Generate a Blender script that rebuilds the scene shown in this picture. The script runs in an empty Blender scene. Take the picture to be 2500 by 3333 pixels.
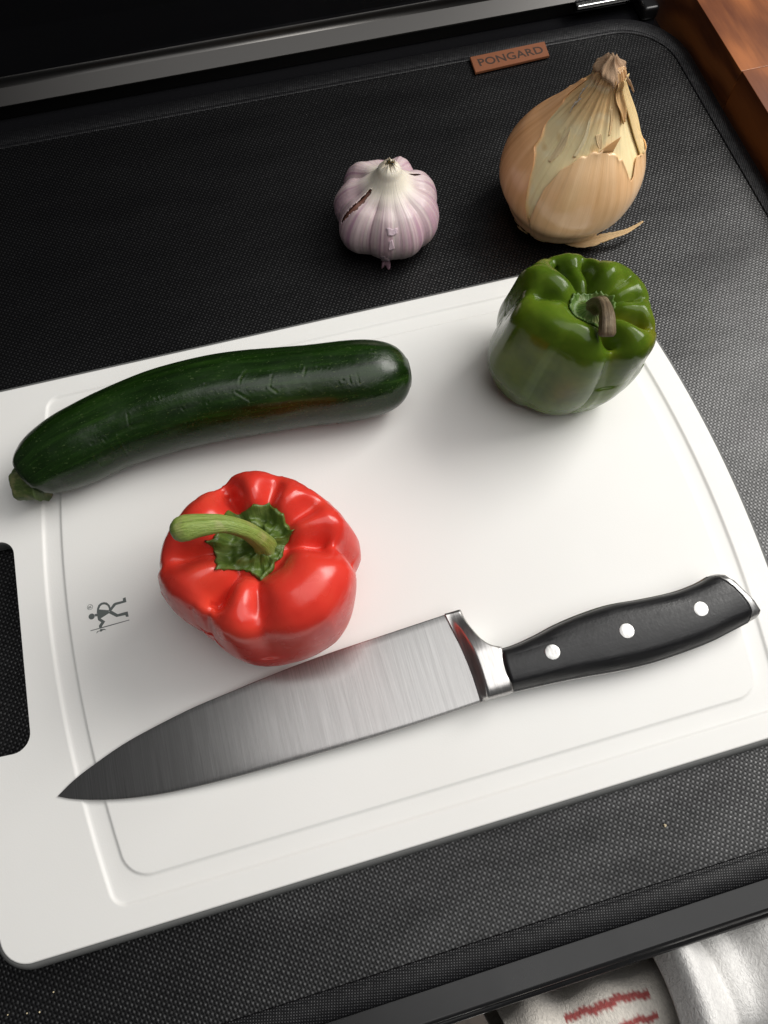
import bpy, bmesh, math, random
import numpy as np
from mathutils import Matrix, Vector

# ------------------------------------------------------------------ camera, world, lamps
SC = bpy.context.scene
COL = SC.collection
MM = 0.001
PI = math.pi

cam_d = bpy.data.cameras.new("camera")
cam_d.sensor_fit = 'HORIZONTAL'
cam_d.sensor_width = 36.0
cam_d.lens = 36.0 * 2430.0 / 2500.0
cam_d.clip_start = 0.01
cam_d.clip_end = 50
cam = bpy.data.objects.new("camera", cam_d)
COL.objects.link(cam)
cam.matrix_world = Matrix(((0.96356, 0.24475, -0.10792, -0.00413),
                           (-0.26717, 0.90050, -0.34312, -0.10386),
                           (0.01320, 0.35945, 0.93307, 0.32255),
                           (0, 0, 0, 1)))
SC.camera = cam

world = bpy.data.worlds.new("World")
SC.world = world
world.use_nodes = True
bg = world.node_tree.nodes['Background']
bg.inputs[0].default_value = (0.95, 0.97, 1.0, 1)
bg.inputs[1].default_value = 0.06


def area_lamp(name, loc, target, sx, sy, power, color, roll=0.0):
    d = bpy.data.lights.new(name, 'AREA')
    d.shape = 'RECTANGLE'
    d.size = sx
    d.size_y = sy
    d.energy = power
    d.color = color
    o = bpy.data.objects.new(name, d)
    COL.objects.link(o)
    v = (Vector(target) - Vector(loc)).normalized()
    q = v.to_track_quat('-Z', 'Y')
    o.rotation_euler = (q.to_matrix() @ Matrix.Rotation(roll, 3, 'Z')).to_euler()
    o.location = loc
    return o


area_lamp("window_light", (0.93, 0.24, 0.84), (0.08, 0.05, 0.0), 0.74, 0.52, 12.4, (1.0, 0.975, 0.935))
ceil = area_lamp("ceiling_light", (0.92, -0.155, 1.50), (0.92, -0.155, 0.0), 2.20, 1.70, 23.5, (1.0, 0.99, 0.975))
ceil.rotation_euler = (0, 0, math.radians(23))

SC.view_settings.view_transform = 'Standard'
SC.view_settings.look = 'None'
SC.view_settings.exposure = 0.0
SC.view_settings.gamma = 1.0

# ------------------------------------------------------------------ helpers
rng = np.random.default_rng(7)


def link(o, parent=None):
    COL.objects.link(o)
    if parent is not None:
        o.parent = parent
    return o


def thing(name, label, cat, loc=(0, 0, 0), group=None):
    o = bpy.data.objects.new(name, None)
    o.empty_display_size = 0.01
    COL.objects.link(o)
    o.location = [c * MM for c in loc]
    o['label'] = label
    o['category'] = cat
    if group:
        o['group'] = group
    return o


def tag(o, label, cat, group=None):
    o['label'] = label
    o['category'] = cat
    if group:
        o['group'] = group
    return o


def base_of(parent):
    v = Vector((0, 0, 0))
    p = parent
    while p is not None:
        v += p.location
        p = p.parent
    return v


def make(name, verts, faces, mat, parent=None, smooth=True, col=None, st=None, flat_faces=None):
    """verts in millimetres, world frame; stored relative to the parent's base"""
    V = np.asarray(verts, float) * MM - np.array(base_of(parent))
    me = bpy.data.meshes.new(name)
    me.from_pydata(V.tolist(), [], [list(map(int, f)) for f in faces])
    if smooth:
        sm = np.ones(len(me.polygons), bool)
        if flat_faces is not None:
            sm[list(flat_faces)] = False
        me.polygons.foreach_set('use_smooth', sm)
    if col is not None:
        a = me.attributes.new('col', 'FLOAT_COLOR', 'POINT')
        c = np.ones((len(V), 4))
        c[:, :3] = col
        a.data.foreach_set('color', c.ravel())
    if st is not None:
        a = me.attributes.new('st', 'FLOAT_VECTOR', 'POINT')
        a.data.foreach_set('vector', np.asarray(st, float).ravel())
    me.update()
    o = bpy.data.objects.new(name, me)
    if mat is not None:
        me.materials.append(mat)
    return link(o, parent)


def grid_faces(nu, nv, closed_u=False, flip=False):
    f = []
    for i in range(nu if closed_u else nu - 1):
        j = (i + 1) % nu
        for k in range(nv - 1):
            q = (i * nv + k, j * nv + k, j * nv + k + 1, i * nv + k + 1)
            f.append(q[::-1] if flip else q)
    return f


def fix_normals(o):
    bm = bmesh.new()
    bm.from_mesh(o.data)
    bmesh.ops.remove_doubles(bm, verts=bm.verts, dist=1e-6)
    bmesh.ops.recalc_face_normals(bm, faces=bm.faces)
    bm.to_mesh(o.data)
    bm.free()
    return o


def solidify(o, t):
    m = o.modifiers.new('thickness', 'SOLIDIFY')
    m.thickness = t * MM
    m.offset = -1
    return o


def spline(P, n):
    P = np.array(P, float)
    Q = np.vstack([2 * P[0] - P[1], P, 2 * P[-1] - P[-2]])
    out = []
    for i in range(len(P) - 1):
        p0, p1, p2, p3 = Q[i:i + 4]
        t = np.linspace(0, 1, 24, endpoint=False)[:, None]
        out.append(.5 * ((2 * p1) + (-p0 + p2) * t + (2 * p0 - 5 * p1 + 4 * p2 - p3) * t ** 2 + (-p0 + 3 * p1 - 3 * p2 + p3) * t ** 3))
    out.append(P[-1:])
    Cc = np.vstack(out)
    dd = np.diff(Cc[:, :3], axis=0)
    d = np.r_[0, np.cumsum(np.linalg.norm(dd, axis=1))]
    u = np.linspace(0, d[-1], n)
    return np.stack([np.interp(u, d, Cc[:, k]) for k in range(Cc.shape[1])], 1)


def angd(a, b):
    return (a - b + PI) % (2 * PI) - PI


def sn(P, freq, seed=0, n=10):
    """smooth pseudo noise on an array of points (..., 3), about -1..1"""
    r = np.random.default_rng(seed)
    out = 0
    for i in range(n):
        d = r.normal(size=3)
        d *= freq * r.uniform(.5, 1.5) / np.linalg.norm(d)
        out = out + np.sin(P @ d + r.uniform(0, 2 * PI))
    return out / math.sqrt(n)


def sstep(a, b, x):
    t = np.clip((x - a) / (b - a), 0, 1)
    return t * t * (3 - 2 * t)


def grid_normals(M, closed_u=True):
    du = (np.roll(M, -1, 0) - np.roll(M, 1, 0)) if closed_u else np.gradient(M, axis=0)
    dv = np.gradient(M, axis=1)
    n = np.cross(du, dv)
    n /= np.maximum(np.linalg.norm(n, axis=2, keepdims=True), 1e-9)
    return n


def tube(path, radii, nseg=24, flat=None, rib=None, cap=True):
    """path (n,3), radii (n,) -> verts, faces"""
    P = np.array(path, float)
    n = len(P)
    T = np.gradient(P, axis=0)
    T /= np.linalg.norm(T, axis=1, keepdims=True)
    ref = np.array([0, 0, 1.0]) if abs(T[0][2]) < .8 else np.array([1.0, 0, 0])
    V = []
    a = ref - T[0] * (ref @ T[0])
    a /= np.linalg.norm(a)
    ph = np.arange(nseg) * 2 * PI / nseg
    for i in range(n):
        a = a - T[i] * (a @ T[i])
        a /= np.linalg.norm(a)
        b = np.cross(T[i], a)
        r = radii[i] * (np.ones(nseg) if rib is None else rib(ph, i / (n - 1)))
        V.append(P[i] + r[:, None] * (np.cos(ph)[:, None] * a + np.sin(ph)[:, None] * b))
    V = np.vstack(V)
    F = []
    for i in range(n - 1):
        for k in range(nseg):
            k2 = (k + 1) % nseg
            F.append((i * nseg + k, i * nseg + k2, (i + 1) * nseg + k2, (i + 1) * nseg + k))
    if cap:
        F.append(tuple(range(nseg))[::-1])
        F.append(tuple((n - 1) * nseg + k for k in range(nseg)))
    return V, F


# ------------------------------------------------------------------ node material helper
class M:
    def __init__(self, name, base=(.5, .5, .5), rough=.5, metal=0.0, spec=.5, coat=0.0, coat_rough=.1, sss=0.0, sheen=0.0):
        self.m = bpy.data.materials.new(name)
        self.m.use_nodes = True
        self.t = self.m.node_tree
        self.b = self.t.nodes['Principled BSDF']
        self.set('Base Color', (*base, 1))
        self.set('Roughness', rough)
        self.set('Metallic', metal)
        self.set('Specular IOR Level', spec)
        self.set('Coat Weight', coat)
        self.set('Coat Roughness', coat_rough)
        if sss:
            self.set('Subsurface Weight', sss)
            self.set('Subsurface Radius', (1.0, .35, .2))
            self.set('Subsurface Scale', .004)
        if sheen:
            self.set('Sheen Weight', sheen)

    def set(self, k, v):
        s = self.b.inputs[k]
        if isinstance(v, bpy.types.NodeSocket):
            self.t.links.new(v, s)
        else:
            s.default_value = v

    def node(self, typ, ins=None, **attrs):
        n = self.t.nodes.new(typ)
        for k, v in attrs.items():
            setattr(n, k, v)
        for k, v in (ins or {}).items():
            s = n.inputs[k]
            if isinstance(v, bpy.types.NodeSocket):
                self.t.links.new(v, s)
            else:
                s.default_value = v
        return n

    def coord(self, kind='Object'):
        return self.node('ShaderNodeTexCoord').outputs[kind]

    def attr(self, name, out='Color'):
        n = self.node('ShaderNodeAttribute', attribute_name=name)
        return n.outputs[out]

    def mapped(self, v, scale=(1, 1, 1), rot=(0, 0, 0), loc=(0, 0, 0)):
        return self.node('ShaderNodeMapping', {'Vector': v, 'Scale': scale, 'Rotation': rot, 'Location': loc}).outputs[0]

    def noise(self, v, scale, detail=4, rough=.55, dist=0.0):
        n = self.node('ShaderNodeTexNoise', {'Vector': v, 'Scale': scale, 'Detail': detail, 'Roughness': rough, 'Distortion': dist})
        return n.outputs['Fac']

    def math(self, op, a, b=0.0, c=0.0, clamp=False):
        n = self.node('ShaderNodeMath', {0: a, 1: b, 2: c}, operation=op)
        n.use_clamp = clamp
        return n.outputs[0]

    def ramp(self, f, stops, interp='LINEAR'):
        n = self.node('ShaderNodeValToRGB', {'Fac': f})
        r = n.color_ramp
        r.interpolation = interp
        while len(r.elements) < len(stops):
            r.elements.new(.5)
        for e, (p, c) in zip(r.elements, stops):
            e.position = p
            e.color = (*c, 1) if len(c) == 3 else c
        return n.outputs['Color']

    def rng(self, f, a, b, c, d):
        n = self.node('ShaderNodeMapRange', {'Value': f, 'From Min': a, 'From Max': b, 'To Min': c, 'To Max': d})
        return n.outputs[0]

    def mix(self, f, a, b, blend='MIX'):
        n = self.node('ShaderNodeMix', data_type='RGBA', blend_type=blend)
        for k, v in ((0, f), (6, a), (7, b)):
            s = n.inputs[k]
            if isinstance(v, bpy.types.NodeSocket):
                self.t.links.new(v, s)
            else:
                s.default_value = v if k == 0 else (*v, 1)
        return n.outputs[2]

    def bump(self, h, dist, strength=1.0, prev=None):
        ins = {'Height': h, 'Distance': dist, 'Strength': strength}
        if prev is not None:
            ins['Normal'] = prev
        o = self.node('ShaderNodeBump', ins).outputs[0]
        self.set('Normal', o)
        return o


# ------------------------------------------------------------------ materials
def m_board():
    m = M('white_plastic', (.80, .79, .755), .34, spec=.30)
    c = m.coord()
    n = m.noise(c, 1400, 2)
    b = m.bump(n, .00006, .5)
    s = m.mapped(c, (60, 900, 1), (0, 0, .4))
    k = m.noise(s, 1.0, 3)
    s2 = m.mapped(c, (800, 40, 1), (0, 0, -.2))
    k2 = m.noise(s2, 1.0, 3)
    w = m.math('ADD', k, k2)
    m.set('Roughness', m.rng(w, .6, 1.4, .36, .52))
    m.set('Base Color', m.mix(m.rng(m.noise(c, 9, 3), .35, .7, 0, 1), (.81, .803, .778), (.78, .772, .745)))
    m.set('Subsurface Weight', .06)
    m.set('Subsurface Radius', (1, .9, .8))
    m.set('Subsurface Scale', .002)
    return m.m


def m_rubber():
    m = M('grey_rubber', (.13, .132, .129), .55)
    m.bump(m.noise(m.coord(), 1500, 2), .00012, .6)
    return m.m


def m_print():
    return M('grey_print', (.105, .12, .115), .5).m


def m_weave(name, pitch, rotdeg, base, rough, bumpd, asp=1.0, tail=.35, spec=.5):
    m = M(name, base, rough, spec=spec)
    c = m.coord()
    wob = m.noise(c, 90, 2)
    v = m.mapped(c, (1000.0 / pitch, 1000.0 / (pitch * asp), 1), (0, 0, math.radians(rotdeg)))
    sp = m.node('ShaderNodeSeparateXYZ', {0: v})
    u = m.math('ADD', sp.outputs[0], m.math('MULTIPLY', wob, .5))
    w = m.math('ADD', sp.outputs[1], m.math('MULTIPLY', m.noise(c, 75, 2), .5))

    def bump1(x, y):
        sx = m.math('SINE', m.math('MULTIPLY', x, PI))
        sy = m.math('SINE', m.math('MULTIPLY', y, PI))
        return m.math('MULTIPLY', m.math('MULTIPLY', sx, sx), m.math('MULTIPLY', sy, sy))
    d1 = bump1(u, w)
    d2 = bump1(m.math('ADD', u, .5), m.math('ADD', w, .5))
    h = m.math('ADD', d1, m.math('MULTIPLY', d2, tail))
    fine = m.noise(m.mapped(c, (1, 1, 1)), 2600, 2)
    hh = m.math('ADD', h, m.math('MULTIPLY', fine, .25))
    big = m.noise(c, 420, 2)
    hh = m.math('MULTIPLY', hh, m.rng(big, .3, .7, .75, 1.2))
    m.bump(hh, bumpd, 1.0)
    m.set('Base Color', m.mix(m.rng(h, .1, .9, 0, 1), tuple(x * .3 for x in base), base))
    m.set('Specular IOR Level', m.math('MULTIPLY', m.rng(hh, .15, 1.1, spec * .22, spec * 1.4), m.rng(m.noise(m.mapped(c, (14, 40, 1), (0, 0, .5)), 1.0, 4), .3, .7, .72, 1.3)))
    return m.m


def m_pepper(name, stops, rough, bump=.00035, spec=.5, speck=None):
    m = M(name, (.5, .1, .1), rough, spec=spec)
    c = m.coord()
    n = m.noise(c, 34, 4, .6, .3)
    m.set('Base Color', m.mix(1.0, m.ramp(n, stops), m.attr('col'), 'MULTIPLY'))
    h = m.math('ADD', m.noise(c, 95, 2), m.math('MULTIPLY', m.noise(c, 700, 2), .06))
    m.bump(h, bump, .6)
    m.set('Roughness', m.rng(m.noise(c, 60, 3), .3, .7, rough * .8, rough * 1.35))
    m.set('Subsurface Weight', .2)
    m.set('Subsurface Radius', (1.0, .4, .2) if name.startswith('red') else (.4, 1.0, .2))
    m.set('Subsurface Scale', .003)
    return m.m


def m_green_stem(name, a, b, c2, rough=.42):
    m = M(name, a, rough)
    c = m.coord()
    st = m.attr('st', 'Vector')
    n = m.noise(m.mapped(st, (5, .6, 1)), 2.0, 4)
    n2 = m.noise(c, 160, 4)
    col = m.mix(m.rng(n, .35, .65, 0, 1), a, b)
    m.set('Base Color', m.mix(m.rng(n2, .5, .72, 0, .8), col, c2))
    m.bump(m.math('ADD', n, m.math('MULTIPLY', m.noise(c, 420, 4), .7)), .0006, .7)
    return m.m


def m_zucchini():
    m = M('zucchini_skin', (.012, .04, .008), .3, spec=.40)
    c = m.coord()
    st = m.attr('st', 'Vector')
    streak = m.noise(m.mapped(st, (11, .55, 1)), 1.3, 5, .6)
    col = m.ramp(streak, [(.30, (.0030, .0105, .0012)), (.55, (.0075, .0240, .0028)), (.78, (.017, .046, .006))])
    fl = m.noise(m.mapped(c, (700, 1300, 1300)), 1.0, 2)
    col = m.mix(m.rng(fl, .63, .72, 0, .7), col, (.055, .085, .028))
    m.set('Base Color', m.mix(1.0, col, m.attr('col'), 'MULTIPLY'))
    h = m.math('ADD', m.noise(c, 110, 3), m.math('MULTIPLY', m.noise(c, 900, 2), .12))
    m.bump(h, .0006, .45)
    m.set('Roughness', m.rng(m.noise(c, 85, 3), .3, .7, .17, .34))
    return m.m


def m_metal(name, base, rough, stretch, rot=0.0, bd=.00004, var=.12):
    m = M(name, base, rough, metal=1.0)
    c = m.coord()
    n = m.noise(m.mapped(c, stretch, (0, 0, rot)), 1.0, 4, .6)
    m.set('Roughness', m.rng(n, .3, .7, rough - var, rough + var))
    m.bump(n, bd, .8)
    k = m.noise(m.mapped(c, tuple(s * .95 for s in stretch), (0, 0, rot), (.3, .1, 0)), 1.0, 3)
    m.set('Base Color', m.mix(m.rng(k, .35, .65, 0, 1), tuple(x * .87 for x in base), tuple(min(1, x * 1.10) for x in base)))
    return m.m


def m_handle():
    m = M('black_handle_plastic', (.010, .010, .011), .33, spec=.38)
    c = m.coord()
    s = m.noise(m.mapped(c, (40, 900, 900), (0, 0, .35)), 1.0, 3)
    b = m.noise(c, 120, 3)
    m.set('Roughness', m.rng(m.math('ADD', s, b), .7, 1.3, .26, .5))
    m.set('Base Color', m.mix(m.rng(s, .62, .75, 0, 1), (.012, .012, .013), (.03, .03, .032)))
    m.bump(m.noise(c, 600, 2), .00012, .6)
    return m.m


def m_streak(name, stops, rough, freq=26, bumpd=.00035, attr_mix=True, sss=.08, zf=.05):
    """papery skin with fibres that run along st.y"""
    m = M(name, (.6, .4, .2), rough, spec=.6)
    st = m.attr('st', 'Vector')
    c = m.coord()
    n = m.noise(m.mapped(st, (freq, zf * 10, 1)), 1.0, 5, .62)
    n2 = m.noise(m.mapped(st, (freq * 4, zf * 8, 1), (0, 0, 0), (3, 1, 0)), 1.0, 3)
    n3 = m.noise(c, 55, 3)
    f = m.math('ADD', m.math('MULTIPLY', n, .65), m.math('ADD', m.math('MULTIPLY', n2, .2), m.math('MULTIPLY', n3, .2)))
    col = m.ramp(f, stops)
    if attr_mix:
        col = m.mix(1.0, col, m.attr('col'), 'MULTIPLY')
    m.set('Base Color', col)
    h = m.math('ADD', n, m.math('ADD', m.math('MULTIPLY', n2, .5), m.math('MULTIPLY', m.noise(c, 260, 3), .5)))
    m.bump(h, bumpd, .8)
    m.set('Roughness', m.rng(n3, .3, .7, rough * .8, rough * 1.3))
    if sss:
        m.set('Subsurface Weight', sss)
        m.set('Subsurface Radius', (1, .6, .3))
        m.set('Subsurface Scale', .003)
    return m.m


def m_wood(name, light, dark, seed):
    m = M(name, light, .38, coat=.2, coat_rough=.2)
    c = m.coord()
    warp = m.node('ShaderNodeTexNoise', {'Vector': m.mapped(c, (14, 5, 14), (0, 0, 0), (seed, seed * 2, 0)), 'Scale': 1.0, 'Detail': 3})
    v = m.node('ShaderNodeVectorMath', {0: m.mapped(c, (26, 7, 26), (0, 0, .12)), 1: m.node('ShaderNodeVectorMath', {0: warp.outputs['Color'], 1: (2.2, 2.2, 2.2)}, operation='MULTIPLY').outputs[0]}, operation='ADD').outputs[0]
    w = m.node('ShaderNodeTexWave', {'Vector': v, 'Scale': .55, 'Distortion': 5.0, 'Detail': 3.0, 'Detail Scale': 1.2}, wave_type='RINGS').outputs['Fac']
    fine = m.noise(m.mapped(c, (420, 60, 420)), 1.0, 4)
    f = m.math('ADD', m.math('MULTIPLY', w, .6), m.math('MULTIPLY', fine, .4))
    m.set('Base Color', m.ramp(f, [(.15, dark), (.5, tuple((a + b) / 2 for a, b in zip(light, dark))), (.75, light)]))
    m.bump(fine, .0001, .5)
    return m.m


def m_cloth(name, base, scale=1.0):
    m = M(name, base, .9, spec=.2, sheen=.25)
    c = m.coord()
    v = m.mapped(c, (900 * scale, 420 * scale, 600), (0, 0, .5))
    n = m.noise(v, 1.0, 3, .6, .8)
    n2 = m.noise(c, 160, 3)
    m.set('Base Color', m.mix(1.0, m.mix(m.rng(n, .35, .6, 0, 1), tuple(x * .82 for x in base), base), m.attr('col'), 'MULTIPLY'))
    m.bump(m.math('ADD', n, m.math('MULTIPLY', n2, .5)), .0009, .8)
    return m.m


MAT_BOARD = m_board()
MAT_RIM = m_rubber()
MAT_PRINT = m_print()
MAT_MAT = m_weave('black_woven_vinyl', 1.9, 32, (.0050, .0050, .0058), .36, .00010, spec=.75)
MAT_BIND = m_weave('black_nylon_binding', 1.1, 14, (.010, .010, .012), .44, .00010, asp=.9, tail=.2, spec=.5)
MAT_LEATHER = M('brown_leather', (.185, .062, .024), .55)
_c = MAT_LEATHER.coord()
MAT_LEATHER.bump(MAT_LEATHER.noise(_c, 500, 4), .0003, .6)
MAT_LEATHER = MAT_LEATHER.m
MAT_STAMP = M('dark_stamped_lettering', (.03, .014, .008), .7).m
MAT_GLOSSBLACK = M('black_enamel', (.006, .006, .007), .12, spec=.5).m
_t = M('black_enamel_worn', (.008, .008, .0085), .24, spec=.42)
_t.set('Roughness', _t.rng(_t.noise(_t.coord(), 30, 4), .35, .7, .24, .34))
MAT_TRIM = _t.m
MAT_LIP = M('dark_polished_steel', (.058, .056, .054), .32, metal=1.0).m
MAT_CHROME = M('chrome', (.82, .82, .80), .18, metal=1.0).m
MAT_DOOR = M('grey_oven_door', (.10, .095, .085), .4, metal=.3).m
MAT_FLOOR = m_wood('floor_wood', (.22, .16, .11), (.12, .08, .05), 5.0)
MAT_WOOD_A = m_wood('butcher_block_wood', (.34, .112, .032), (.12, .033, .010), 1.0)
MAT_WOOD_B = m_wood('butcher_block_wood_second', (.31, .098, .028), (.13, .037, .012), 3.3)
MAT_TOWEL = m_cloth('white_crepe_cotton', (.90, .885, .86), 1.3)
MAT_TOWEL2 = m_cloth('cream_cotton', (.76, .71, .64), 1.1)

# ------------------------------------------------------------------ setting
floor = make('floor', [(-1500, -1500, -905), (1500, -1500, -905), (1500, 900, -905), (-1500, 900, -905)], [(0, 1, 2, 3)], MAT_FLOOR, smooth=False)
floor['kind'] = 'structure'


def extrude_profile(name, prof, x0, x1, mat, parent, nx=2, smooth=True, closed=False):
    """prof list of (y,z); extruded along x"""
    xs = np.linspace(x0, x1, nx)
    V = [(x, y, z) for x in xs for (y, z) in prof]
    n = len(prof)
    F = grid_faces(nx, n)
    if closed:
        for i in range(nx - 1):
            F.append((i * n + n - 1, (i + 1) * n + n - 1, (i + 1) * n, i * n))
    F.append(tuple(range(n)))
    F.append(tuple((nx - 1) * n + k for k in range(n))[::-1])
    o = make(name, V, F, mat, parent, smooth)
    me = o.data
    me.polygons[len(me.polygons) - 1].use_smooth = False
    me.polygons[len(me.polygons) - 2].use_smooth = False
    segl = [math.hypot(prof[k + 1][0] - prof[k][0], prof[k + 1][1] - prof[k][1]) for k in range(n - 1)]
    for i in range(nx - 1):
        for k in range(n - 1):
            if segl[k] > 3.5:
                me.polygons[i * (n - 1) + k].use_smooth = False
    bm = bmesh.new()
    bm.from_mesh(me)
    bmesh.ops.recalc_face_normals(bm, faces=bm.faces)
    bm.to_mesh(me)
    bm.free()
    return o


def box(name, lo, hi, mat, parent, bevel=0.0, seg=2):
    bm = bmesh.new()
    bmesh.ops.create_cube(bm, size=1)
    b = np.array(base_of(parent))
    for v in bm.verts:
        v.co = Vector([(lo[i] + hi[i]) / 2 * MM + v.co[i] * (hi[i] - lo[i]) * MM - b[i] for i in range(3)])
    if bevel:
        bmesh.ops.bevel(bm, geom=list(bm.edges), offset=bevel * MM, segments=seg, profile=.6, affect='EDGES')
    me = bpy.data.meshes.new(name)
    bm.to_mesh(me)
    bm.free()
    for p in me.polygons:
        p.use_smooth = bevel > 0
    me.materials.append(mat)
    o = bpy.data.objects.new(name, me)
    link(o, parent)
    if bevel:
        m = o.modifiers.new('wn', 'WEIGHTED_NORMAL')
    return o


stove = thing('stove', 'glossy black kitchen range under the dark woven mat with raised back panel', 'stove', (0, -180, -900))
arc = lambda cy, cz, r, a0, a1, n: [(cy + r * math.cos(math.radians(a)), cz + r * math.sin(math.radians(a))) for a in np.linspace(a0, a1, n)]
# cooktop glass with raised frame
extrude_profile('cooktop', [(-172, -40), (-172, -13), (334, -13), (334, -40)], -460, 297, MAT_GLOSSBLACK, stove, smooth=False)
# front trim rail: flat top, rounded nose, small step below
prof = [(-172.5, -40), (-172.5, -11.6)] + [(-185.2, -11.7)] + arc(-185.3, -13.6, 1.9, 90, 185, 8) + [(-187.3, -16.5), (-188.6, -17.3)] + arc(-188.8, -19.0, 1.7, 85, 185, 6) + [(-190.5, -40)]
extrude_profile('front_trim', prof, -460, 297, MAT_TRIM, stove)
# back guard: rounded ledge, then the tall black panel
lip = [(334, -12.5), (321.5, -12.5), (321.5, -4.2), (319.9, -3.9), (319.5, -3.4), (319.8, -2.9), (328.2, 1.8), (329.4, 2.9), (330.2, 4.4), (330.5, 6.2), (336, 8.6), (336, -12.5)]
extrude_profile('backguard_ledge', lip, -460, 286, MAT_LIP, stove)
pan = [(331.0, 6.6), (331.2, 8), (331.8, 14), (333.5, 30), (338, 240), (372, 240), (372, -12.6), (336.3, -12.6), (336.3, 8.9), (331.4, 6.5)]
extrude_profile('back_panel', pan, -460, 286, MAT_GLOSSBLACK, stove)
box('chrome_strip', (243, 312.5, -3.5), (287, 316.2, -1.0), MAT_CHROME, stove, .8)
box('ledge_bracket', (243.5, 315.8, -8), (288.5, 320, -1.8), MAT_GLOSSBLACK, stove, 1.2)
box('side_frame', (286.3, 303.6, -12.6), (297, 372, -4), MAT_TRIM, stove, 2.0)
# oven front
box('oven_door', (-456, -189, -700), (294, -168, -40.5), MAT_DOOR, stove, 2.0)
BAR_Y, BAR_Z = -215.0, -52.0
V, F = tube([(-420, BAR_Y, BAR_Z), (270, BAR_Y, BAR_Z)], [8, 8], 20)
make('door_handle', V, F, MAT_CHROME, stove)
for hx in (-400, 250):
    box('handle_post', (hx - 8, BAR_Y - 4, BAR_Z - 8), (hx + 8, -184, BAR_Z + 6), MAT_CHROME, stove, 2.0)

counter = thing('countertop', 'thick orange brown butcher block counter edge right of the stove', 'countertop', (340, 250, -30))


def plank(name, lo, hi, mat, bev):
    return box(name, lo, hi, mat, counter, bev, 3)


plank('plank', (307.0, 221.9, -30), (640, 520, 11), MAT_WOOD_A, .3)
plank('plank', (307.6, -420, -30), (640, 221.75, 11), MAT_WOOD_B, .3)
box('cabinet', (312, -410, -890), (630, 515, -30.5), M('cabinet_brown', (.10, .045, .02), .5).m, counter, 1.0)

# ------------------------------------------------------------------ stove mat


def rounded_rect(x0, y0, x1, y1, r, n=14):
    P = []
    for cx, cy, a0 in ((x1 - r, y1 - r, 0), (x0 + r, y1 - r, 90), (x0 + r, y0 + r, 180), (x1 - r, y0 + r, 270)):
        for a in np.linspace(a0, a0 + 90, n):
            P.append((cx + r * math.cos(math.radians(a)), cy + r * math.sin(math.radians(a))))
    return P


def loft_rings(name, rings, mat, parent, cap_top=True, cap_bottom=False, smooth=True, closed_loop=False):
    n = len(rings[0])
    V = np.vstack([np.array(r) for r in rings])
    F = []
    R = len(rings)
    for i in range(R if closed_loop else R - 1):
        i2 = (i + 1) % R
        for k in range(n):
            k2 = (k + 1) % n
            F.append((i * n + k, i * n + k2, i2 * n + k2, i2 * n + k))
    flat = []
    if cap_top:
        flat.append(len(F))
        F.append(tuple((R - 1) * n + k for k in range(n)))
    if cap_bottom:
        flat.append(len(F))
        F.append(tuple(range(n))[::-1])
    o = make(name, V, F, mat, parent, smooth, flat_faces=flat)
    bm = bmesh.new()
    bm.from_mesh(o.data)
    bmesh.ops.recalc_face_normals(bm, faces=bm.faces)
    bm.to_mesh(o.data)
    bm.free()
    return o


mat_obj = thing('stove_mat', 'black woven stove cover mat with fabric binding and brown leather tag', 'mat', (-20, 66, -12.4))
ring = lambda x0, y0, x1, y1, r, z: [(x, y, z) for x, y in rounded_rect(x0, y0, x1, y1, r)]
loft_rings('woven_sheet', [ring(-336, -165.6, 294.5, 296, 33, -12.4), ring(-336, -165.6, 294.5, 296, 33, -10.0)], MAT_MAT, mat_obj, True, True, False)
bo = (-346, -175.3, 303.2, 308.2, 42)
bi = (-334, -164.6, 292.6, 294.6, 32)


def bring(t, z):
    a = [bo[i] + (bi[i] - bo[i]) * t for i in range(5)]
    return ring(*a, z)


loft_rings('binding', [bring(0, -12.3), bring(-.02, -11.4), bring(.02, -9.9), bring(.1, -9.25), bring(.5, -9.1), bring(.78, -9.15), bring(.82, -9.4), bring(.86, -9.15), bring(.97, -9.3), bring(1.0, -9.6), bring(1.0, -12.3)], MAT_BIND, mat_obj, False, False, True, closed_loop=True)

# leather tag with stamped lettering
tag_pts = [(166.4, 295.2), (216.2, 296.6), (214.9, 284.1), (165.6, 281.7)]
cx_, cy_ = 190.8, 289.4


def tagring(s, z):
    return [(cx_ + (x - cx_) * s, cy_ + (y - cy_) * s, z) for x, y in tag_pts]


# lies on the binding and overlaps the sheet, tilted by the step between them
def tagz(P, dz):
    return [(x, y, z + dz) for x, y, z in P]


leather = loft_rings('leather_tag', [tagring(1.0, -9.0), tagring(1.0, -7.9), tagring(.985, -7.6)], MAT_LEATHER, mat_obj, True, True, False)


def text_mesh(name, body, size, loc, rz, mat, parent, bold=.0, depth=.05, align='CENTER', spacing=1.0):
    cu = bpy.data.curves.new(name, 'FONT')
    cu.body = body
    cu.size = size * MM
    cu.offset = bold * MM
    cu.extrude = depth * MM
    cu.align_x = align
    cu.align_y = 'CENTER'
    cu.space_character = spacing
    cu.resolution_u = 4
    tmp = bpy.data.objects.new(name + '_tmp', cu)
    COL.objects.link(tmp)
    dg = bpy.context.evaluated_depsgraph_get()
    me = bpy.data.meshes.new_from_object(tmp.evaluated_get(dg))
    bpy.data.objects.remove(tmp)
    bpy.data.curves.remove(cu)
    me.name = name
    T = Matrix.Translation(Vector(loc) * MM - base_of(parent)) @ Matrix.Rotation(rz, 4, 'Z')
    me.transform(T)
    me.materials.clear()
    me.materials.append(mat)
    o = bpy.data.objects.new(name, me)
    link(o, parent)
    return o


text_mesh('lettering', 'PONGARD', 8.6, (191.2, 289.3, -7.58), math.radians(1.6), MAT_STAMP, leather, .14, .04, spacing=1.05)

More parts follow.
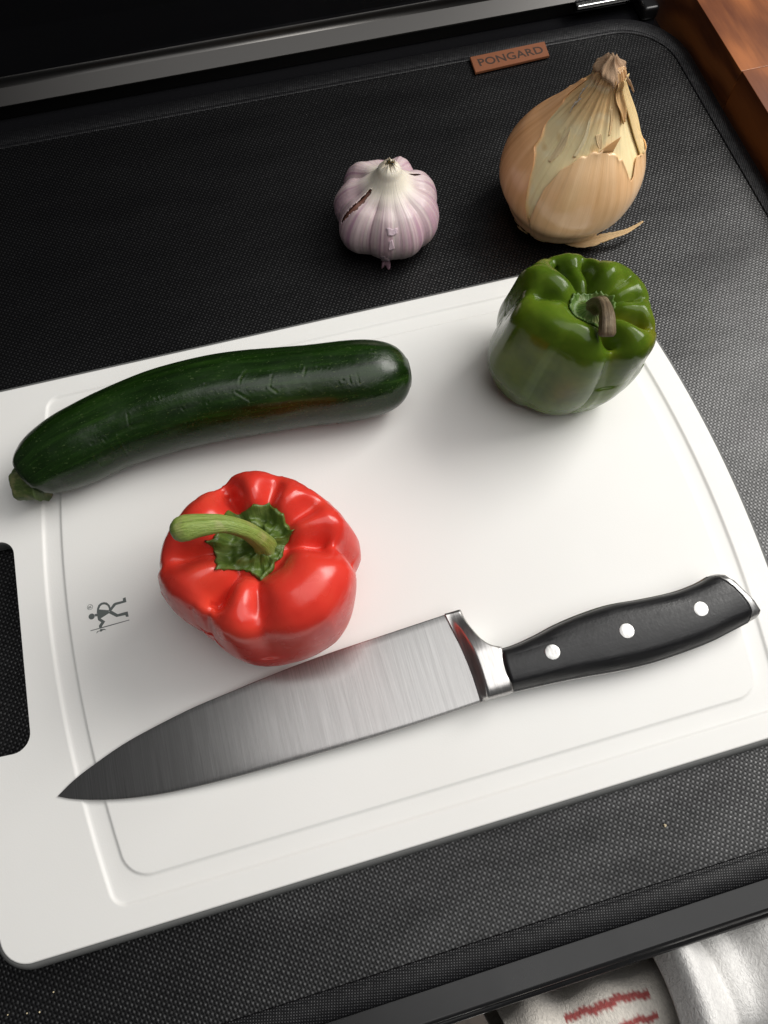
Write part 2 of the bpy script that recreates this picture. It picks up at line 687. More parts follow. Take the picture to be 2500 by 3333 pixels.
# ------------------------------------------------------------------ cutting board
board = thing('cutting_board', 'white plastic cutting board with grey rim, juice groove and handle slot', 'cutting board', (15, 0, -10))


def outline(xL, xR, sL, sR, hy, rad, d=0.0, nc=24, ns=8, nt=16):
    """closed outline, ccw, bulging ends; d = outward offset"""
    xL -= d
    xR += d
    hy += d
    rad = max(rad + d, .5)
    fr = lambda y: xR - sR * (2 * y / 250) ** 2
    fl = lambda y: xL + sL * (2 * y / 250) ** 2
    P = []
    ye = hy - rad
    for y in np.linspace(-ye, ye, nc):
        P.append((fr(y), y))

    def corner(a, c, b):
        for t in np.linspace(0, 1, ns + 2)[1:-1]:
            w = .72
            A = (1 - t) ** 2
            B = 2 * t * (1 - t) * w
            C2 = t * t
            s = A + B + C2
            P.append(((a[0] * A + c[0] * B + b[0] * C2) / s, (a[1] * A + c[1] * B + b[1] * C2) / s))
    corner((fr(ye), ye), (fr(hy), hy), (fr(hy) - rad, hy))
    for x in np.linspace(fr(hy) - rad, fl(hy) + rad, nt):
        P.append((x, hy))
    corner((fl(hy) + rad, hy), (fl(hy), hy), (fl(ye), ye))
    for y in np.linspace(ye, -ye, nc):
        P.append((fl(y), y))
    corner((fl(-ye), -ye), (fl(hy), -hy), (fl(hy) + rad, -hy))
    for x in np.linspace(fl(hy) + rad, fr(hy) - rad, nt):
        P.append((x, -hy))
    corner((fr(hy) - rad, -hy), (fr(hy), -hy), (fr(-ye), -ye))
    return P


OUT = (-165.0, 197.3, 14.0, 14.8, 125.0, 9.0)
G1 = (-122.04, 185.45, 13.75, 14.8, 115.85, 6.0)
G2 = (-112.6, 176.0, 13.75, 14.8, 106.4, 9.0)
lift = lambda P, z: [(x, y, z) for x, y in P]
# slot
SLOT = []
for (cx, cy, a0, r) in ((-140.0, 39.4, 0, 7.0), (-150.0, 40.0, 90, 6.5), (-150.0, -40.8, 180, 6.5), (-141.4, -40.4, 270, 7.4)):
    for a in np.linspace(a0, a0 + 90, 10):
        SLOT.append((cx + r * math.cos(math.radians(a)), cy + r * math.sin(math.radians(a))))
# top plate: outer bevel ring, flat ring with the slot hole, groove, plateau
bm = bmesh.new()
bb = np.array(base_of(board))


def add_ring(P):
    return [bm.verts.new(Vector(np.array(p) * MM - bb)) for p in P]


def bridge(a, b, sm=True):
    n = len(a)
    for k in range(n):
        f = bm.faces.new((a[k], a[(k + 1) % n], b[(k + 1) % n], b[k]))
        f.smooth = sm


r0 = add_ring(lift(outline(*OUT), -1.0))
r1 = add_ring(lift(outline(*OUT, d=-.15), -.25))
r2 = add_ring(lift(outline(*OUT, d=-.7), 0))
bridge(r0, r1)
bridge(r1, r2)
gr = [add_ring(lift(outline(*G1, d=d), z)) for d, z in ((0, 0), (-.35, -.05), (-.75, -.22), (-1.2, -.62), (-1.7, -.82), (-2.5, -.9))]
g2 = [add_ring(lift(outline(*G2, d=d), z)) for d, z in ((2.0, -.9), (1.3, -.82), (.8, -.6), (.35, -.2), (.0, -.04), (-.35, 0))]
for a, b in zip(gr[:-1], gr[1:]):
    bridge(a, b)
bridge(gr[-1], g2[0])
for a, b in zip(g2[:-1], g2[1:]):
    bridge(a, b)
f = bm.faces.new(g2[-1])
f.smooth = False
s_top = add_ring(lift(SLOT, 0))
s_b = add_ring([(x + (-.35 if True else 0) * 0, y, -.5) for x, y in SLOT])
bridge(s_top, s_b)
edges = []
for loop in (r2, gr[0], s_top):
    for k in range(len(loop)):
        e = bm.edges.get((loop[k], loop[(k + 1) % len(loop)])) or bm.edges.new((loop[k], loop[(k + 1) % len(loop)]))
        edges.append(e)
res = bmesh.ops.triangle_fill(bm, use_beauty=True, use_dissolve=False, edges=edges, normal=(0, 0, 1))
for g in res['geom']:
    if isinstance(g, bmesh.types.BMFace):
        g.smooth = False
bmesh.ops.recalc_face_normals(bm, faces=bm.faces)
me = bpy.data.meshes.new('top_plate')
bm.to_mesh(me)
bm.free()
me.materials.append(MAT_BOARD)
top_plate = bpy.data.objects.new('top_plate', me)
link(top_plate, board)
up = sum((p.normal.z * p.area) for p in me.polygons)
if up < 0:
    me.flip_normals()

rim_rings = [lift(outline(*OUT, d=d), z) for d, z in ((.02, -.45), (.5, -.55), (1.3, -1.0), (2.1, -2.2), (2.5, -4.0), (2.5, -6.2), (2.0, -8.6), (1.2, -9.6), (0.0, -9.95))]
rim = loft_rings('grey_rim', rim_rings, MAT_RIM, board, False, False, True)
sl = lambda s, z: [(-144.0 + (x + 144.0) * s, y * (1 + (s - 1) * .3), z) for x, y in SLOT]
loft_rings('slot_lining', [sl(1.0, -.5), sl(.975, -.9), sl(.96, -2.5), sl(.96, -8.5), sl(1.0, -9.9)], MAT_RIM, board, False, False, True)
under = [lift(outline(*OUT, d=-.5), -9.9)]
# emblem: little printed figure with a staff
EMB = dict(
    body=[(-100.49, 3.3), (-99.56, 3.34), (-95.66, 1.93), (-95.66, 0.59), (-99.56, -0.79), (-100.75, -1.35), (-100.85, 0.64)],
    neck=[(-101.81, 1.79), (-100.6, 1.68), (-100.6, 0.55), (-101.77, 0.69)],
    arch=[(-100.88, 1.83), (-100.51, 3.89), (-99.65, 5.44), (-98.44, 6.1), (-97.13, 6.1), (-95.9, 5.51), (-94.97, 4.16), (-94.69, 2.89), (-94.66, 1.11), (-95.71, 1.59), (-95.46, 2.71), (-95.91, 4.12), (-96.91, 4.99), (-98.0, 5.19), (-98.9, 4.74), (-99.61, 3.65), (-99.65, 2.67)],
    leg=[(-95.24, 2.25), (-93.27, 4.29), (-92.4, 4.55), (-89.03, 4.52), (-88.96, 5.61), (-87.71, 5.8), (-87.67, 3.56), (-92.28, 3.42), (-94.19, 1.77), (-94.86, 0.97)],
    leg2=[(-95.35, 1.49), (-94.27, 1.2), (-92.15, -0.86), (-89.06, -0.78), (-87.76, -0.82), (-87.68, -3.16), (-88.84, -3.04), (-88.98, -2.12), (-92.87, -2.0), (-95.84, 0.64)],
    arm=[(-100.74, -1.25), (-99.56, -0.79), (-97.82, -2.64), (-99.29, -4.19), (-99.7, -5.14), (-100.69, -4.97), (-100.71, -3.8), (-99.53, -2.56)],
    staff=[(-104.64, -4.95), (-104.4, -5.25), (-95.73, -5.16), (-87.58, -4.92), (-87.68, -4.64), (-95.85, -4.74)],
    hook=[(-102.33, -6.94), (-101.76, -6.13), (-100.65, -6.05), (-100.19, -5.4), (-99.67, -5.64), (-98.42, -5.92), (-97.92, -6.6), (-98.83, -6.25), (-99.49, -6.36), (-100.09, -6.68), (-101.04, -6.23)],
    head=[(-103.2 + 1.32 * math.cos(a), 1.09 + 1.32 * math.sin(a)) for a in np.linspace(0, 2 * PI, 25)[:-1]])
bm = bmesh.new()
for i, (k, P) in enumerate(EMB.items()):
    z0, z1 = .004, .05 + .003 * i
    P = P if sum(P[j][0] * P[(j + 1) % len(P)][1] - P[(j + 1) % len(P)][0] * P[j][1] for j in range(len(P))) > 0 else P[::-1]
    lo = [bm.verts.new(Vector(np.array((x, y, z0)) * MM - bb)) for x, y in P]
    hi = [bm.verts.new(Vector(np.array((x, y, z1)) * MM - bb)) for x, y in P]
    bm.faces.new(hi)
    for j in range(len(P)):
        bm.faces.new((lo[j], lo[(j + 1) % len(P)], hi[(j + 1) % len(P)], hi[j]))
# registered ring
ro = [(-103.36 + 1.26 * math.cos(a), 5.47 + 1.26 * math.sin(a)) for a in np.linspace(0, 2 * PI, 33)[:-1]]
ri = [(-103.36 + 1.08 * math.cos(a), 5.47 + 1.08 * math.sin(a)) for a in np.linspace(0, 2 * PI, 33)[:-1]]
vo = [bm.verts.new(Vector(np.array((x, y, .05)) * MM - bb)) for x, y in ro]
vi = [bm.verts.new(Vector(np.array((x, y, .05)) * MM - bb)) for x, y in ri]
for j in range(32):
    bm.faces.new((vo[j], vo[(j + 1) % 32], vi[(j + 1) % 32], vi[j]))
me = bpy.data.meshes.new('printed_emblem')
bm.to_mesh(me)
bm.free()
me.materials.append(MAT_PRINT)
emblem = bpy.data.objects.new('printed_emblem', me)
link(emblem, board)
text_mesh('registered_letter', 'R', 2.2, (-103.36, 5.47, .04), math.radians(90), MAT_PRINT, emblem, .02, .01)

# ------------------------------------------------------------------ chef's knife
MAT_BLADE = m_metal('brushed_blade_steel', (.50, .49, .485), .21, (2000, 30, 200), 0.03, .000013, .03)
_m = MAT_BLADE
_t = _m.node_tree
_g = _t.nodes.new('ShaderNodeBsdfAnisotropic')
_g.inputs['Color'].default_value = (.50, .49, .475, 1)
_g.inputs['Roughness'].default_value = .5
_g.inputs['Anisotropy'].default_value = .55
_tv = _t.nodes.new('ShaderNodeCombineXYZ')
_tv.inputs[0].default_value = 1.0
_t.links.new(_tv.outputs[0], _g.inputs['Tangent'])
_tc = _t.nodes.new('ShaderNodeTexCoord')
_mp = _t.nodes.new('ShaderNodeMapping')
_mp.inputs['Scale'].default_value = (2100, 30, 100)
_nz = _t.nodes.new('ShaderNodeTexNoise')
_nz.inputs['Scale'].default_value = 1.0
_nz.inputs['Detail'].default_value = 5
_nz.inputs['Roughness'].default_value = .7
_rp = _t.nodes.new('ShaderNodeValToRGB')
_rp.color_ramp.elements[0].position = .3
_rp.color_ramp.elements[0].color = (.40, .392, .382, 1)
_rp.color_ramp.elements[1].position = .7
_rp.color_ramp.elements[1].color = (.62, .608, .592, 1)
_t.links.new(_tc.outputs['Object'], _mp.inputs['Vector'])
_t.links.new(_mp.outputs[0], _nz.inputs['Vector'])
_t.links.new(_nz.outputs['Fac'], _rp.inputs['Fac'])
_t.links.new(_rp.outputs['Color'], _g.inputs['Color'])
_x = _t.nodes.new('ShaderNodeMixShader')
_x.inputs[0].default_value = .55
_t.links.new(_t.nodes['Principled BSDF'].outputs[0], _x.inputs[1])
_t.links.new(_g.outputs[0], _x.inputs[2])
_t.links.new(_x.outputs[0], _t.nodes['Material Output'].inputs[0])
MAT_BOLSTER = m_metal('satin_bolster_steel', (.60, .585, .57), .34, (1500, 120, 400), 0.1, .00003, .05)
MAT_RIVET = m_metal('scratched_rivet_steel', (.50, .495, .485), .42, (900, 300, 500), .6, .00008, .12)
MAT_HANDLE = m_handle()
knife = thing('chef_knife', "chef's knife with wide steel blade and black riveted handle lying on the board", 'knife', (60, -68, 0))
EDGE = spline([(-125.8, -68.9, 0), (-119.5, -65.0, 0), (-111.44, -61.36, 0), (-94.61, -55.41, 0), (-70.45, -50.15, 0), (-52.24, -47.65, 0), (-28.95, -44.9, 0), (-8, -43.1, 0), (15.27, -42.0, 0), (42.4, -40.75, 0), (50.3, -40.4, 0)], 240)
SPINE = spline([(-125.8, -68.9, 0), (-119.65, -71.64, 0), (-108.8, -75.0, 0), (-94.46, -78.0, 0), (-78.04, -79.9, 0), (-53.23, -81.0, 0), (-18.74, -81.2, 0), (16.31, -80.85, 0), (50.3, -79.6, 0)], 240)
xs = np.r_[-125.75 + 3 * np.linspace(0, 1, 10) ** 2, np.linspace(-122, 50, 120)]
ev = np.interp(xs, EDGE[:, 0], EDGE[:, 1])
sv = np.interp(xs, SPINE[:, 0], SPINE[:, 1])
top, bot = [], []
vv = np.r_[0, .012, .03, np.linspace(.08, .94, 10), .965, .985, 1.0]
for x, e, s in zip(xs, ev, sv):
    zc = 0.7 + 7.9 * (x + 126) / 176
    half = (0.45 + .75 * (x + 126) / 176)
    wdt = (e - s) / 40.0
    rt, rb = [], []
    for v in vv:
        th = half * (0.10 + .90 * min(1, v / .93) ** .9) * min(1, .25 + wdt)
        if v < .03:
            th = half * .10 * (.25 + v / .03 * .75)
        if v > .94:
            th *= math.sqrt(max(0, 1 - ((v - .94) / .06) ** 2)) * .7 + .3
        y = e + (s - e) * v
        rt.append((x, y, zc + th))
        rb.append((x, y, zc - th))
    top.append(rt)
    bot.append(rb)
nu, nv = len(xs), len(vv)
V = np.vstack([np.array(top).reshape(-1, 3), np.array(bot).reshape(-1, 3)])
Fa = grid_faces(nu, nv) + [tuple(i + nu * nv for i in f[::-1]) for f in grid_faces(nu, nv)]
bnd = [i * nv for i in range(nu)] + [(nu - 1) * nv + k for k in range(1, nv)] + [i * nv + nv - 1 for i in range(nu - 2, -1, -1)] + [k for k in range(nv - 2, 0, -1)]
for a, b in zip(bnd, bnd[1:] + bnd[:1]):
    Fa.append((a, b, b + nu * nv, a + nu * nv))
blade = make('blade', V, Fa, MAT_BLADE, knife)
fix_normals(blade)


def solid_from_top(name, G, zmid, mat, parent, smooth=True):
    """G (nu,nv,3) upper surface; mirrored below zmid, joined round the border"""
    nu, nv = G.shape[:2]
    B = G.copy()
    B[..., 2] = 2 * zmid - B[..., 2]
    V = np.vstack([G.reshape(-1, 3), B.reshape(-1, 3)])
    N = nu * nv
    Fa = grid_faces(nu, nv) + [tuple(i + N for i in f[::-1]) for f in grid_faces(nu, nv)]
    bnd = [i * nv for i in range(nu)] + [(nu - 1) * nv + k for k in range(1, nv)] + [i * nv + nv - 1 for i in range(nu - 2, -1, -1)] + [k for k in range(nv - 2, 0, -1)]
    side = []
    for a, b in zip(bnd, bnd[1:] + bnd[:1]):
        side.append(len(Fa))
        Fa.append((a, b, b + N, a + N))
    o = make(name, V, Fa, mat, parent, smooth, flat_faces=side)
    return fix_normals(o)


# bolster
ZM = 9.0
A0 = spline([(44.54, -40.55, 0), (45.61, -48.03, 0), (47.0, -56.5, 0), (47.9, -68.0, 0), (47.9, -79.55, 0)], 41)[:, :2]
B0 = spline([(46.4, -40.55, 0), (49.04, -49.9, 0), (50.42, -59.88, 0), (50.9, -68.5, 0), (50.6, -79.4, 0)], 41)[:, :2]
neck = spline([(51.9, -40.45, 0), (52.4, -45.5, 0), (53.4, -50.5, 0), (55.2, -55.5, 0), (58.2, -59.2, 0), (62.2, -61.15, 0)], 22)[:, :2]
junc = spline([(62.2, -61.15, 0), (61.5, -66, 0), (61.1, -72, 0), (61.4, -79.5, 0)], 20)[:, :2]
D0 = np.vstack([neck, junc[1:]])
G = []
us = np.linspace(0, 1, 8)
for k in range(41):
    v = k / 40
    full = 9.9 + 6.9 * sstep(.0, .55, v)
    row = []
    for u in us[:-1]:
        p = A0[k] + (B0[k] - A0[k]) * u
        row.append((*p, 10.1 + (full - 10.1) * (u ** 1.7)))
    for w in np.linspace(0, 1, 10):
        p = B0[k] + (D0[k] - B0[k]) * w
        edge = 0
        if k < 22:
            edge = .9 * max(0, (w - .8) / .2) ** 2
        z = full + (17.0 - full) * w * sstep(0, .5, v) - edge
        row.append((*p, z))
    G.append(row)
G = np.array(G)
# round over towards the spine side
for k in range(41):
    v = k / 40
    if v > .86:
        G[k, :, 2] -= 2.6 * ((v - .86) / .14) ** 2 * sstep(0, 7, np.arange(G.shape[1]))
bol = solid_from_top('bolster', G, ZM, MAT_BOLSTER, knife)

# handle scales, tang and end cap
UP = np.array([[61.0, -61.2], [67.4, -61.24], [77.4, -59.8], [87.9, -57.6], [100.1, -56.1], [113.0, -55.6], [127.2, -56.9], [141.8, -57.7], [152.3, -56.9], [160.2, -55.2], [164.4, -55.2], [167.0, -56.1], [171.5, -63.8], [174.4, -70.5], [175.0, -75.0]])
LO = np.array([[61.0, -79.2], [79.6, -80.2], [93.3, -81.3], [107.0, -82.7], [121.2, -83.4], [136.0, -82.9], [149.2, -81.8], [159.9, -80.0], [170.8, -78.0], [173.6, -77.2], [175.0, -75.6]])
yu = lambda x: np.interp(x, spline(np.c_[UP, UP[:, 0] * 0], 300)[:, 0], spline(np.c_[UP, UP[:, 0] * 0], 300)[:, 1])
yl = lambda x: np.interp(x, spline(np.c_[LO, LO[:, 0] * 0], 300)[:, 0], spline(np.c_[LO, LO[:, 0] * 0], 300)[:, 1])
XJ = spline([(0, 61.9, 0), (.25, 61.35, 0), (.6, 61.0, 0), (1, 61.3, 0)], 60)
XE = spline([(0, 159.8, 0), (.18, 163.4, 0), (.4, 166.3, 0), (.7, 168.6, 0), (1, 168.6, 0)], 60)
XC = spline([(0, 163.8, 0), (.15, 168.6, 0), (.4, 172.2, 0), (.7, 174.2, 0), (1, 173.8, 0)], 60)
sec = [(0.0, 11.0), (.012, 13.2), (.045, 15.4), (.10, 16.7), (.2, 17.5), (.35, 17.95), (.5, 18.05), (.65, 17.8), (.78, 17.2), (.835, 16.7), (.86, 16.2), (.93, 14.2), (.985, 12.2), (1.0, 11.0)]


def handle_part(name, Xa, Xb, mat, n, sec, zs=1.0, inset=0.0):
    G = []
    for u in np.linspace(0, 1, n):
        row = []
        for v, z in sec:
            xa = np.interp(v, Xa[:, 0], Xa[:, 1])
            xb = np.interp(v, Xb[:, 0], Xb[:, 1])
            x = xa + (xb - xa) * u
            a, b = yu(x) - inset, yl(x) + inset
            row.append((x, a + (b - a) * v, ZM + (z - ZM) * zs))
        G.append(row)
    return np.array(G)


Gs = handle_part('handle_scale', XJ, XE, MAT_HANDLE, 70, sec, 1.0, .35)
nu, nv = Gs.shape[:2]


def plate(name, G, zb, mat, parent):
    """solid with upper surface G and flat underside at zb"""
    nu, nv = G.shape[:2]
    B = G.copy()
    B[..., 2] = zb
    V = np.vstack([G.reshape(-1, 3), B.reshape(-1, 3)])
    N = nu * nv
    Fa = grid_faces(nu, nv) + [tuple(i + N for i in f[::-1]) for f in grid_faces(nu, nv)]
    bnd = [i * nv for i in range(nu)] + [(nu - 1) * nv + k for k in range(1, nv)] + [i * nv + nv - 1 for i in range(nu - 2, -1, -1)] + [k for k in range(nv - 2, 0, -1)]
    side = []
    for a, b in zip(bnd, bnd[1:] + bnd[:1]):
        side.append(len(Fa))
        Fa.append((a, b, b + N, a + N))
    return fix_normals(make(name, V, Fa, mat, parent, True, flat_faces=side))


sc_top = plate('handle_scale', Gs, 10.4, MAT_HANDLE, knife)
Gb = Gs.copy()
Gb[..., 2] = 2 * ZM - Gb[..., 2]
plate('handle_scale', Gb, 7.6, MAT_HANDLE, knife)
tsec = [(v, 10.35) for v in (0, .1, .5, .9, 1.0)]
Gt = handle_part('tang', XJ, XE, MAT_BOLSTER, 70, tsec, 1.0, -.2)
plate('tang', Gt, 7.65, MAT_BOLSTER, knife)
csec = [(0, 10.5), (.03, 13.6), (.08, 15.6), (.2, 17.0), (.5, 17.7), (.8, 16.6), (.92, 14.5), (1, 10.8)]
Gc = handle_part('end_cap', XE + np.array([0, .02, 0]), XC, MAT_BOLSTER, 12, csec)
for i in range(12):
    Gc[i, :, 2] = ZM + (Gc[i, :, 2] - ZM) * math.sqrt(max(0.0, 1 - (i / 11.0 * .93) ** 4))
solid_from_top('end_cap', Gc, ZM, MAT_RIVET, knife)
for rx, ry in ((81.2, -69.1), (114.0, -69.0), (147.6, -68.6)):
    v_ = (ry - yu(rx)) / (yl(rx) - yu(rx))
    zt_ = np.interp(v_, [s[0] for s in sec], [s[1] for s in sec])
    ringz = lambda r, z: [(rx + r * math.cos(a), ry + r * math.sin(a), z) for a in np.linspace(0, 2 * PI, 33)[:-1]]
    loft_rings('rivet', [ringz(3.2, zt_ - 1.2), ringz(3.2, zt_ + .02), ringz(3.0, zt_ + .10), ringz(1.5, zt_ + .16)], MAT_RIVET, knife, True, False, True)

# ------------------------------------------------------------------ bell peppers


def pepper(cx, cy, H, R, foot, zc, rc, rs, valleys, S, lean=(0, 0), nt=288, nm=120, zm=.6):
    th = np.arange(nt) * 2 * np.pi / nt
    prof = [(0.0, zc), (rc * .6, zc), (rc, zc + .015), (rc + (rs - rc) * .22, zc + .5 * (1 - zc)), (rc + (rs - rc) * .55, zc + .86 * (1 - zc)), (rs, 1.0), (rs + .5 * (1 - rs), .955), (.955, .5 + .5 * zm + .07), (1.0, zm), (.97, zm * .63), (foot + (.97 - foot) * .6, zm * .33), (foot + .09, zm * .11), (foot - .05, .0), (foot * .6, .02), (0.0, .07)]
    pr = spline(np.c_[np.array(prof), np.zeros(len(prof))], nm)
    r = pr[:, 0]
    z = pr[:, 1]
    w_sh = np.clip((r - rc * .9) / .2, 0, 1)
    up = np.clip((z - .35) / .55, 0, 1)
    up = up * up * (3 - 2 * up)
    rr = np.ones((nt, nm)) * r
    zz = np.ones((nt, nm)) * z
    shoulder = np.exp(-((r - rs) / np.where(r < rs, .30, .26)) ** 2) * (z > .55) * np.clip((r - rc * .8) / .12, 0, 1)
    for (deg, dep, wd, side, drift) in valleys:
        d0 = np.radians(deg) + np.radians(drift) * (1 - up)[None, :]
        a = np.sqrt(angd(th[:, None], d0) ** 2 + .03 ** 2) - .03
        g = np.exp(-np.abs(a / np.radians(wd)) ** 1.3)
        outer = sstep(rs - .22, rs + .28, r) * (z > zc * .9) + (z <= zc * .9) * 1.0
        amt = dep * w_sh * (outer * (up + side * (1 - up) * np.clip(z * 5, 0, 1)))
        rr = rr * (1 - g * amt[None, :] * .9)
        zz = zz - g * dep * 1.15 * shoulder[None, :]
    rr = rr * (1 + (S - 1)[:, None] * np.clip((r[None, :] - rc) / (.35), 0, 1))
    X = cx + rr * R * np.cos(th)[:, None] + lean[0] * (zz * H)
    Y = cy + rr * R * np.sin(th)[:, None] + lean[1] * (zz * H)
    return np.stack([X, Y, np.maximum(zz, 0) * H], 2)


def per(S, n):
    S = np.array(S)
    k = len(S)
    return np.interp(np.arange(n) * k / n, np.arange(k + 1), np.r_[S, S[:1]])


def body_mesh(name, Mg, mat, parent, col=None):
    nt, nm = Mg.shape[:2]
    th = np.arange(nt) * 2 * PI / nt
    st = np.stack([np.repeat(np.cos(th)[:, None], nm, 1), np.repeat(np.sin(th)[:, None], nm, 1), np.repeat(np.linspace(0, 1, nm)[None, :], nt, 0)], 2)
    o = make(name, Mg.reshape(-1, 3), grid_faces(nt, nm, True), mat, parent, True, col=None if col is None else col.reshape(-1, 3), st=st.reshape(-1, 3))
    return o


def calyx_mesh(name, outl, ctr, zfun, mat, parent, lift0, wr, edge_lift, seed, nr=26, thick=1.0, dome=1.2):
    P = np.array(outl)
    n = len(P) * 6
    # piecewise linear outline with slightly hollow sides keeps the points of the star sharp
    L = []
    for i in range(len(P)):
        a, b = P[i], P[(i + 1) % len(P)]
        for t in np.linspace(0, 1, 6, endpoint=False):
            p = a + (b - a) * t
            p = p + (np.array(ctr) - p) * .05 * math.sin(PI * t)
            L.append(p)
    L = np.array(L)
    rad = np.linspace(0.0, 1, nr)
    G = np.zeros((n, nr, 3))
    for j, r in enumerate(rad):
        xy = np.array(ctr) + (L - np.array(ctr)) * r
        G[:, j, :2] = xy
    z = zfun(G[..., 0], G[..., 1])
    w = sn(np.dstack([G[..., 0], G[..., 1], G[..., 0] * 0]), .75, seed) * wr + sn(np.dstack([G[..., 0], G[..., 1], G[..., 0] * 0]), 1.7, seed + 1) * wr * .45
    ang = np.arctan2(G[..., 1] - ctr[1], G[..., 0] - ctr[0])
    w = w + .35 * wr * np.sin(ang * 11 + 1) * np.clip(rad * 1.4, 0, 1)[None, :]
    G[..., 2] = z + lift0 + w * np.sin(PI * np.clip(rad * 1.02, 0, 1)) [None, :] ** .7 + edge_lift * (rad ** 4)[None, :] + dome * np.exp(-(rad / .55) ** 4)[None, :]
    st = np.stack([ang, np.repeat(rad[None, :], n, 0), ang * 0], 2)
    o = make(name, G.reshape(-1, 3), grid_faces(n, nr, True), mat, parent, True, st=st.reshape(-1, 3))
    fix = o.data
    if sum(p.normal.z * p.area for p in fix.polygons) < 0:
        fix.flip_normals()
    return solidify(o, thick)


def surface_z(Mg, top_only=.5):
    P = Mg.reshape(-1, 3)
    P = P[P[:, 2] > P[:, 2].max() * top_only]

    def fz(x, y):
        sh = x.shape
        q = np.stack([x.ravel(), y.ravel()], 1)
        out = np.zeros(len(q))
        for i in range(0, len(q), 400):
            d = ((q[i:i + 400, None, :] - P[None, :, :2]) ** 2).sum(2)
            k = np.argsort(d, 1)[:, :4]
            w = 1 / (np.take_along_axis(d, k, 1) + .05)
            out[i:i + 400] = (w * P[k, 2]).sum(1) / w.sum(1)
        return out.reshape(sh)
    return fz


# --- red
S_RED = [1.025, 0.985, 0.989, 1.001, 0.927, 0.874, 0.873, 0.904, 0.953, 0.916, 0.901, 0.9, 0.936, 0.998, 1.034, 0.94, 0.9, 0.876, 0.885, 0.892, 0.922, 0.97, 1.042, 1.127, 1.138, 1.059, 1.007, 0.966, 0.957, 1.029, 1.036, 0.993, 0.979, 0.984, 0.987, 0.985, 0.983, 0.994, 1.008, 1.023, 1.043, 1.045, 1.046, 1.051, 1.065, 1.021, 0.966, 1.017]
VR = [(105, .20, 12, .45, 0), (61, .11, 11, .25, 0), (22, .12, 11, .2, -4), (-12, .19, 12, .6, -18), (-99, .11, 12, .0, 0), (-139, .23, 12, .7, 0), (175, .14, 12, .3, 0)]
red = thing('bell_pepper', 'red bell pepper with a long pale green stem standing on the white board', 'bell pepper', (-22.5, -9.5, 0))
Mr = pepper(-22.5, -9.5, 66, 39, .68, .80, .28, .64, VR, per(S_RED, 288), (-.01, .045), 288, 120, .52)
nr_ = grid_normals(Mr)
bl = sn(Mr, .055, 3) * .55 + sn(Mr, .14, 4) * .22
Mr = Mr + nr_ * (bl * sstep(2, 12, Mr[..., 2]))[..., None] * np.sign((nr_ * (Mr - np.array([-22.5, -9.5, 25]))).sum(-1))[..., None]
# wrinkled weak spot low on the front shoulder
colr = np.ones(Mr.shape)
colr *= (1 + .05 * sn(Mr, .07, 8))[..., None]
MAT_RED = m_pepper('red_pepper_skin', [(.25, (.60, .026, .017)), (.5, (.68, .042, .026)), (.8, (.72, .068, .034))], .25)
red_body = body_mesh('flesh', Mr, MAT_RED, red, colr)
MAT_CALYX = m_green_stem('green_calyx', (.10, .155, .022), (.05, .09, .012), (.17, .22, .06))
MAT_STEM = m_green_stem('pale_green_stem', (.30, .38, .085), (.17, .26, .04), (.36, .36, .14))
cal = [(-30.05, 9.21), (-25.7, 8.02), (-20.55, 7.88), (-14.48, 8.1), (-13.52, 4.4), (-10.79, 1.16), (-10.77, -2.57), (-8.5, -5.55), (-11.42, -7.92), (-13.94, -10.27), (-16.43, -13.8), (-20.62, -16.23), (-24.29, -19.3), (-26.8, -16.32), (-29.2, -14.49), (-33.43, -13.33), (-38.6, -13.9), (-37.9, -9.14), (-38.57, -5.36), (-40.7, -2.3), (-36.61, -1.06), (-33.98, 3.74)]
fz = surface_z(Mr)
calyx = calyx_mesh('calyx', cal, (-21.0, -6.5), fz, MAT_CALYX, red, 2.2, 1.5, .0, 21, 34, 1.8, 1.6)
path = spline([(-20.3, -7.0, 53), (-20.2, -7.0, 58), (-21.2, -6.7, 64), (-24.65, -5.0, 71), (-31.0, -3.2, 76.5), (-38.5, -2.6, 79), (-43.5, -2.4, 79.5), (-46.3, -2.3, 79.0), (-47.6, -2.2, 78.5)], 60)
rad = np.interp(np.linspace(0, 1, 60), [0, .1, .2, .4, .6, .8, .9, .96, 1], [4.9, 4.3, 3.7, 3.15, 3.1, 4.0, 4.6, 4.3, 3.0])
V, F = tube(path, rad, 36, rib=lambda ph, t: 1 + .055 * np.cos(5 * ph + 2.2 * t) * (1 - .4 * t) + .025 * np.cos(3 * ph + 5 * t))
st = np.stack([np.tile(np.arange(36) / 36 * 6.28, 60), np.repeat(np.linspace(0, 8, 60), 36), np.zeros(36 * 60)], 1)
make('stem', V, F, MAT_STEM, red, st=st)

# --- green
S_GRN = [0.909, 0.89, 0.904, 0.956, 0.929, 0.869, 0.829, 0.804, 0.826, 0.995, 1.104, 1.057, 1.11, 1.22, 1.169, 1.075, 1.02, 1.064, 0.981, 0.939, 0.97, 0.987, 1.0, 1.012, 0.998, 0.958, 0.929, 0.896, 0.875, 0.816, 0.8, 0.8, 0.8, 0.8, 0.8, 0.8, 0.8, 0.858, 0.896, 0.922, 0.934, 0.952, 1.003, 1.06, 0.972, 0.88, 0.844, 0.892]
VG = [(99, .2, 13, .35, 8), (72, .16, 10, .25, 0), (24, .09, 12, .15, 0), (-4, .10, 12, .2, 0), (-36, .15, 12, .3, 0), (-83, .22, 14, .35, 6), (150, .12, 16, .12, 0)]
green = thing('bell_pepper', 'dark green bell pepper with a curled brown stem at the board corner', 'bell pepper', (131, 62, 0))
Mg = pepper(131, 62, 70, 34.5, .70, .83, .22, .62, VG, per(S_GRN, 288), (.05, -.07), 288, 120, .52)
ng = grid_normals(Mg)
bl = sn(Mg, .06, 13) * 1.0 + sn(Mg, .13, 14) * .42
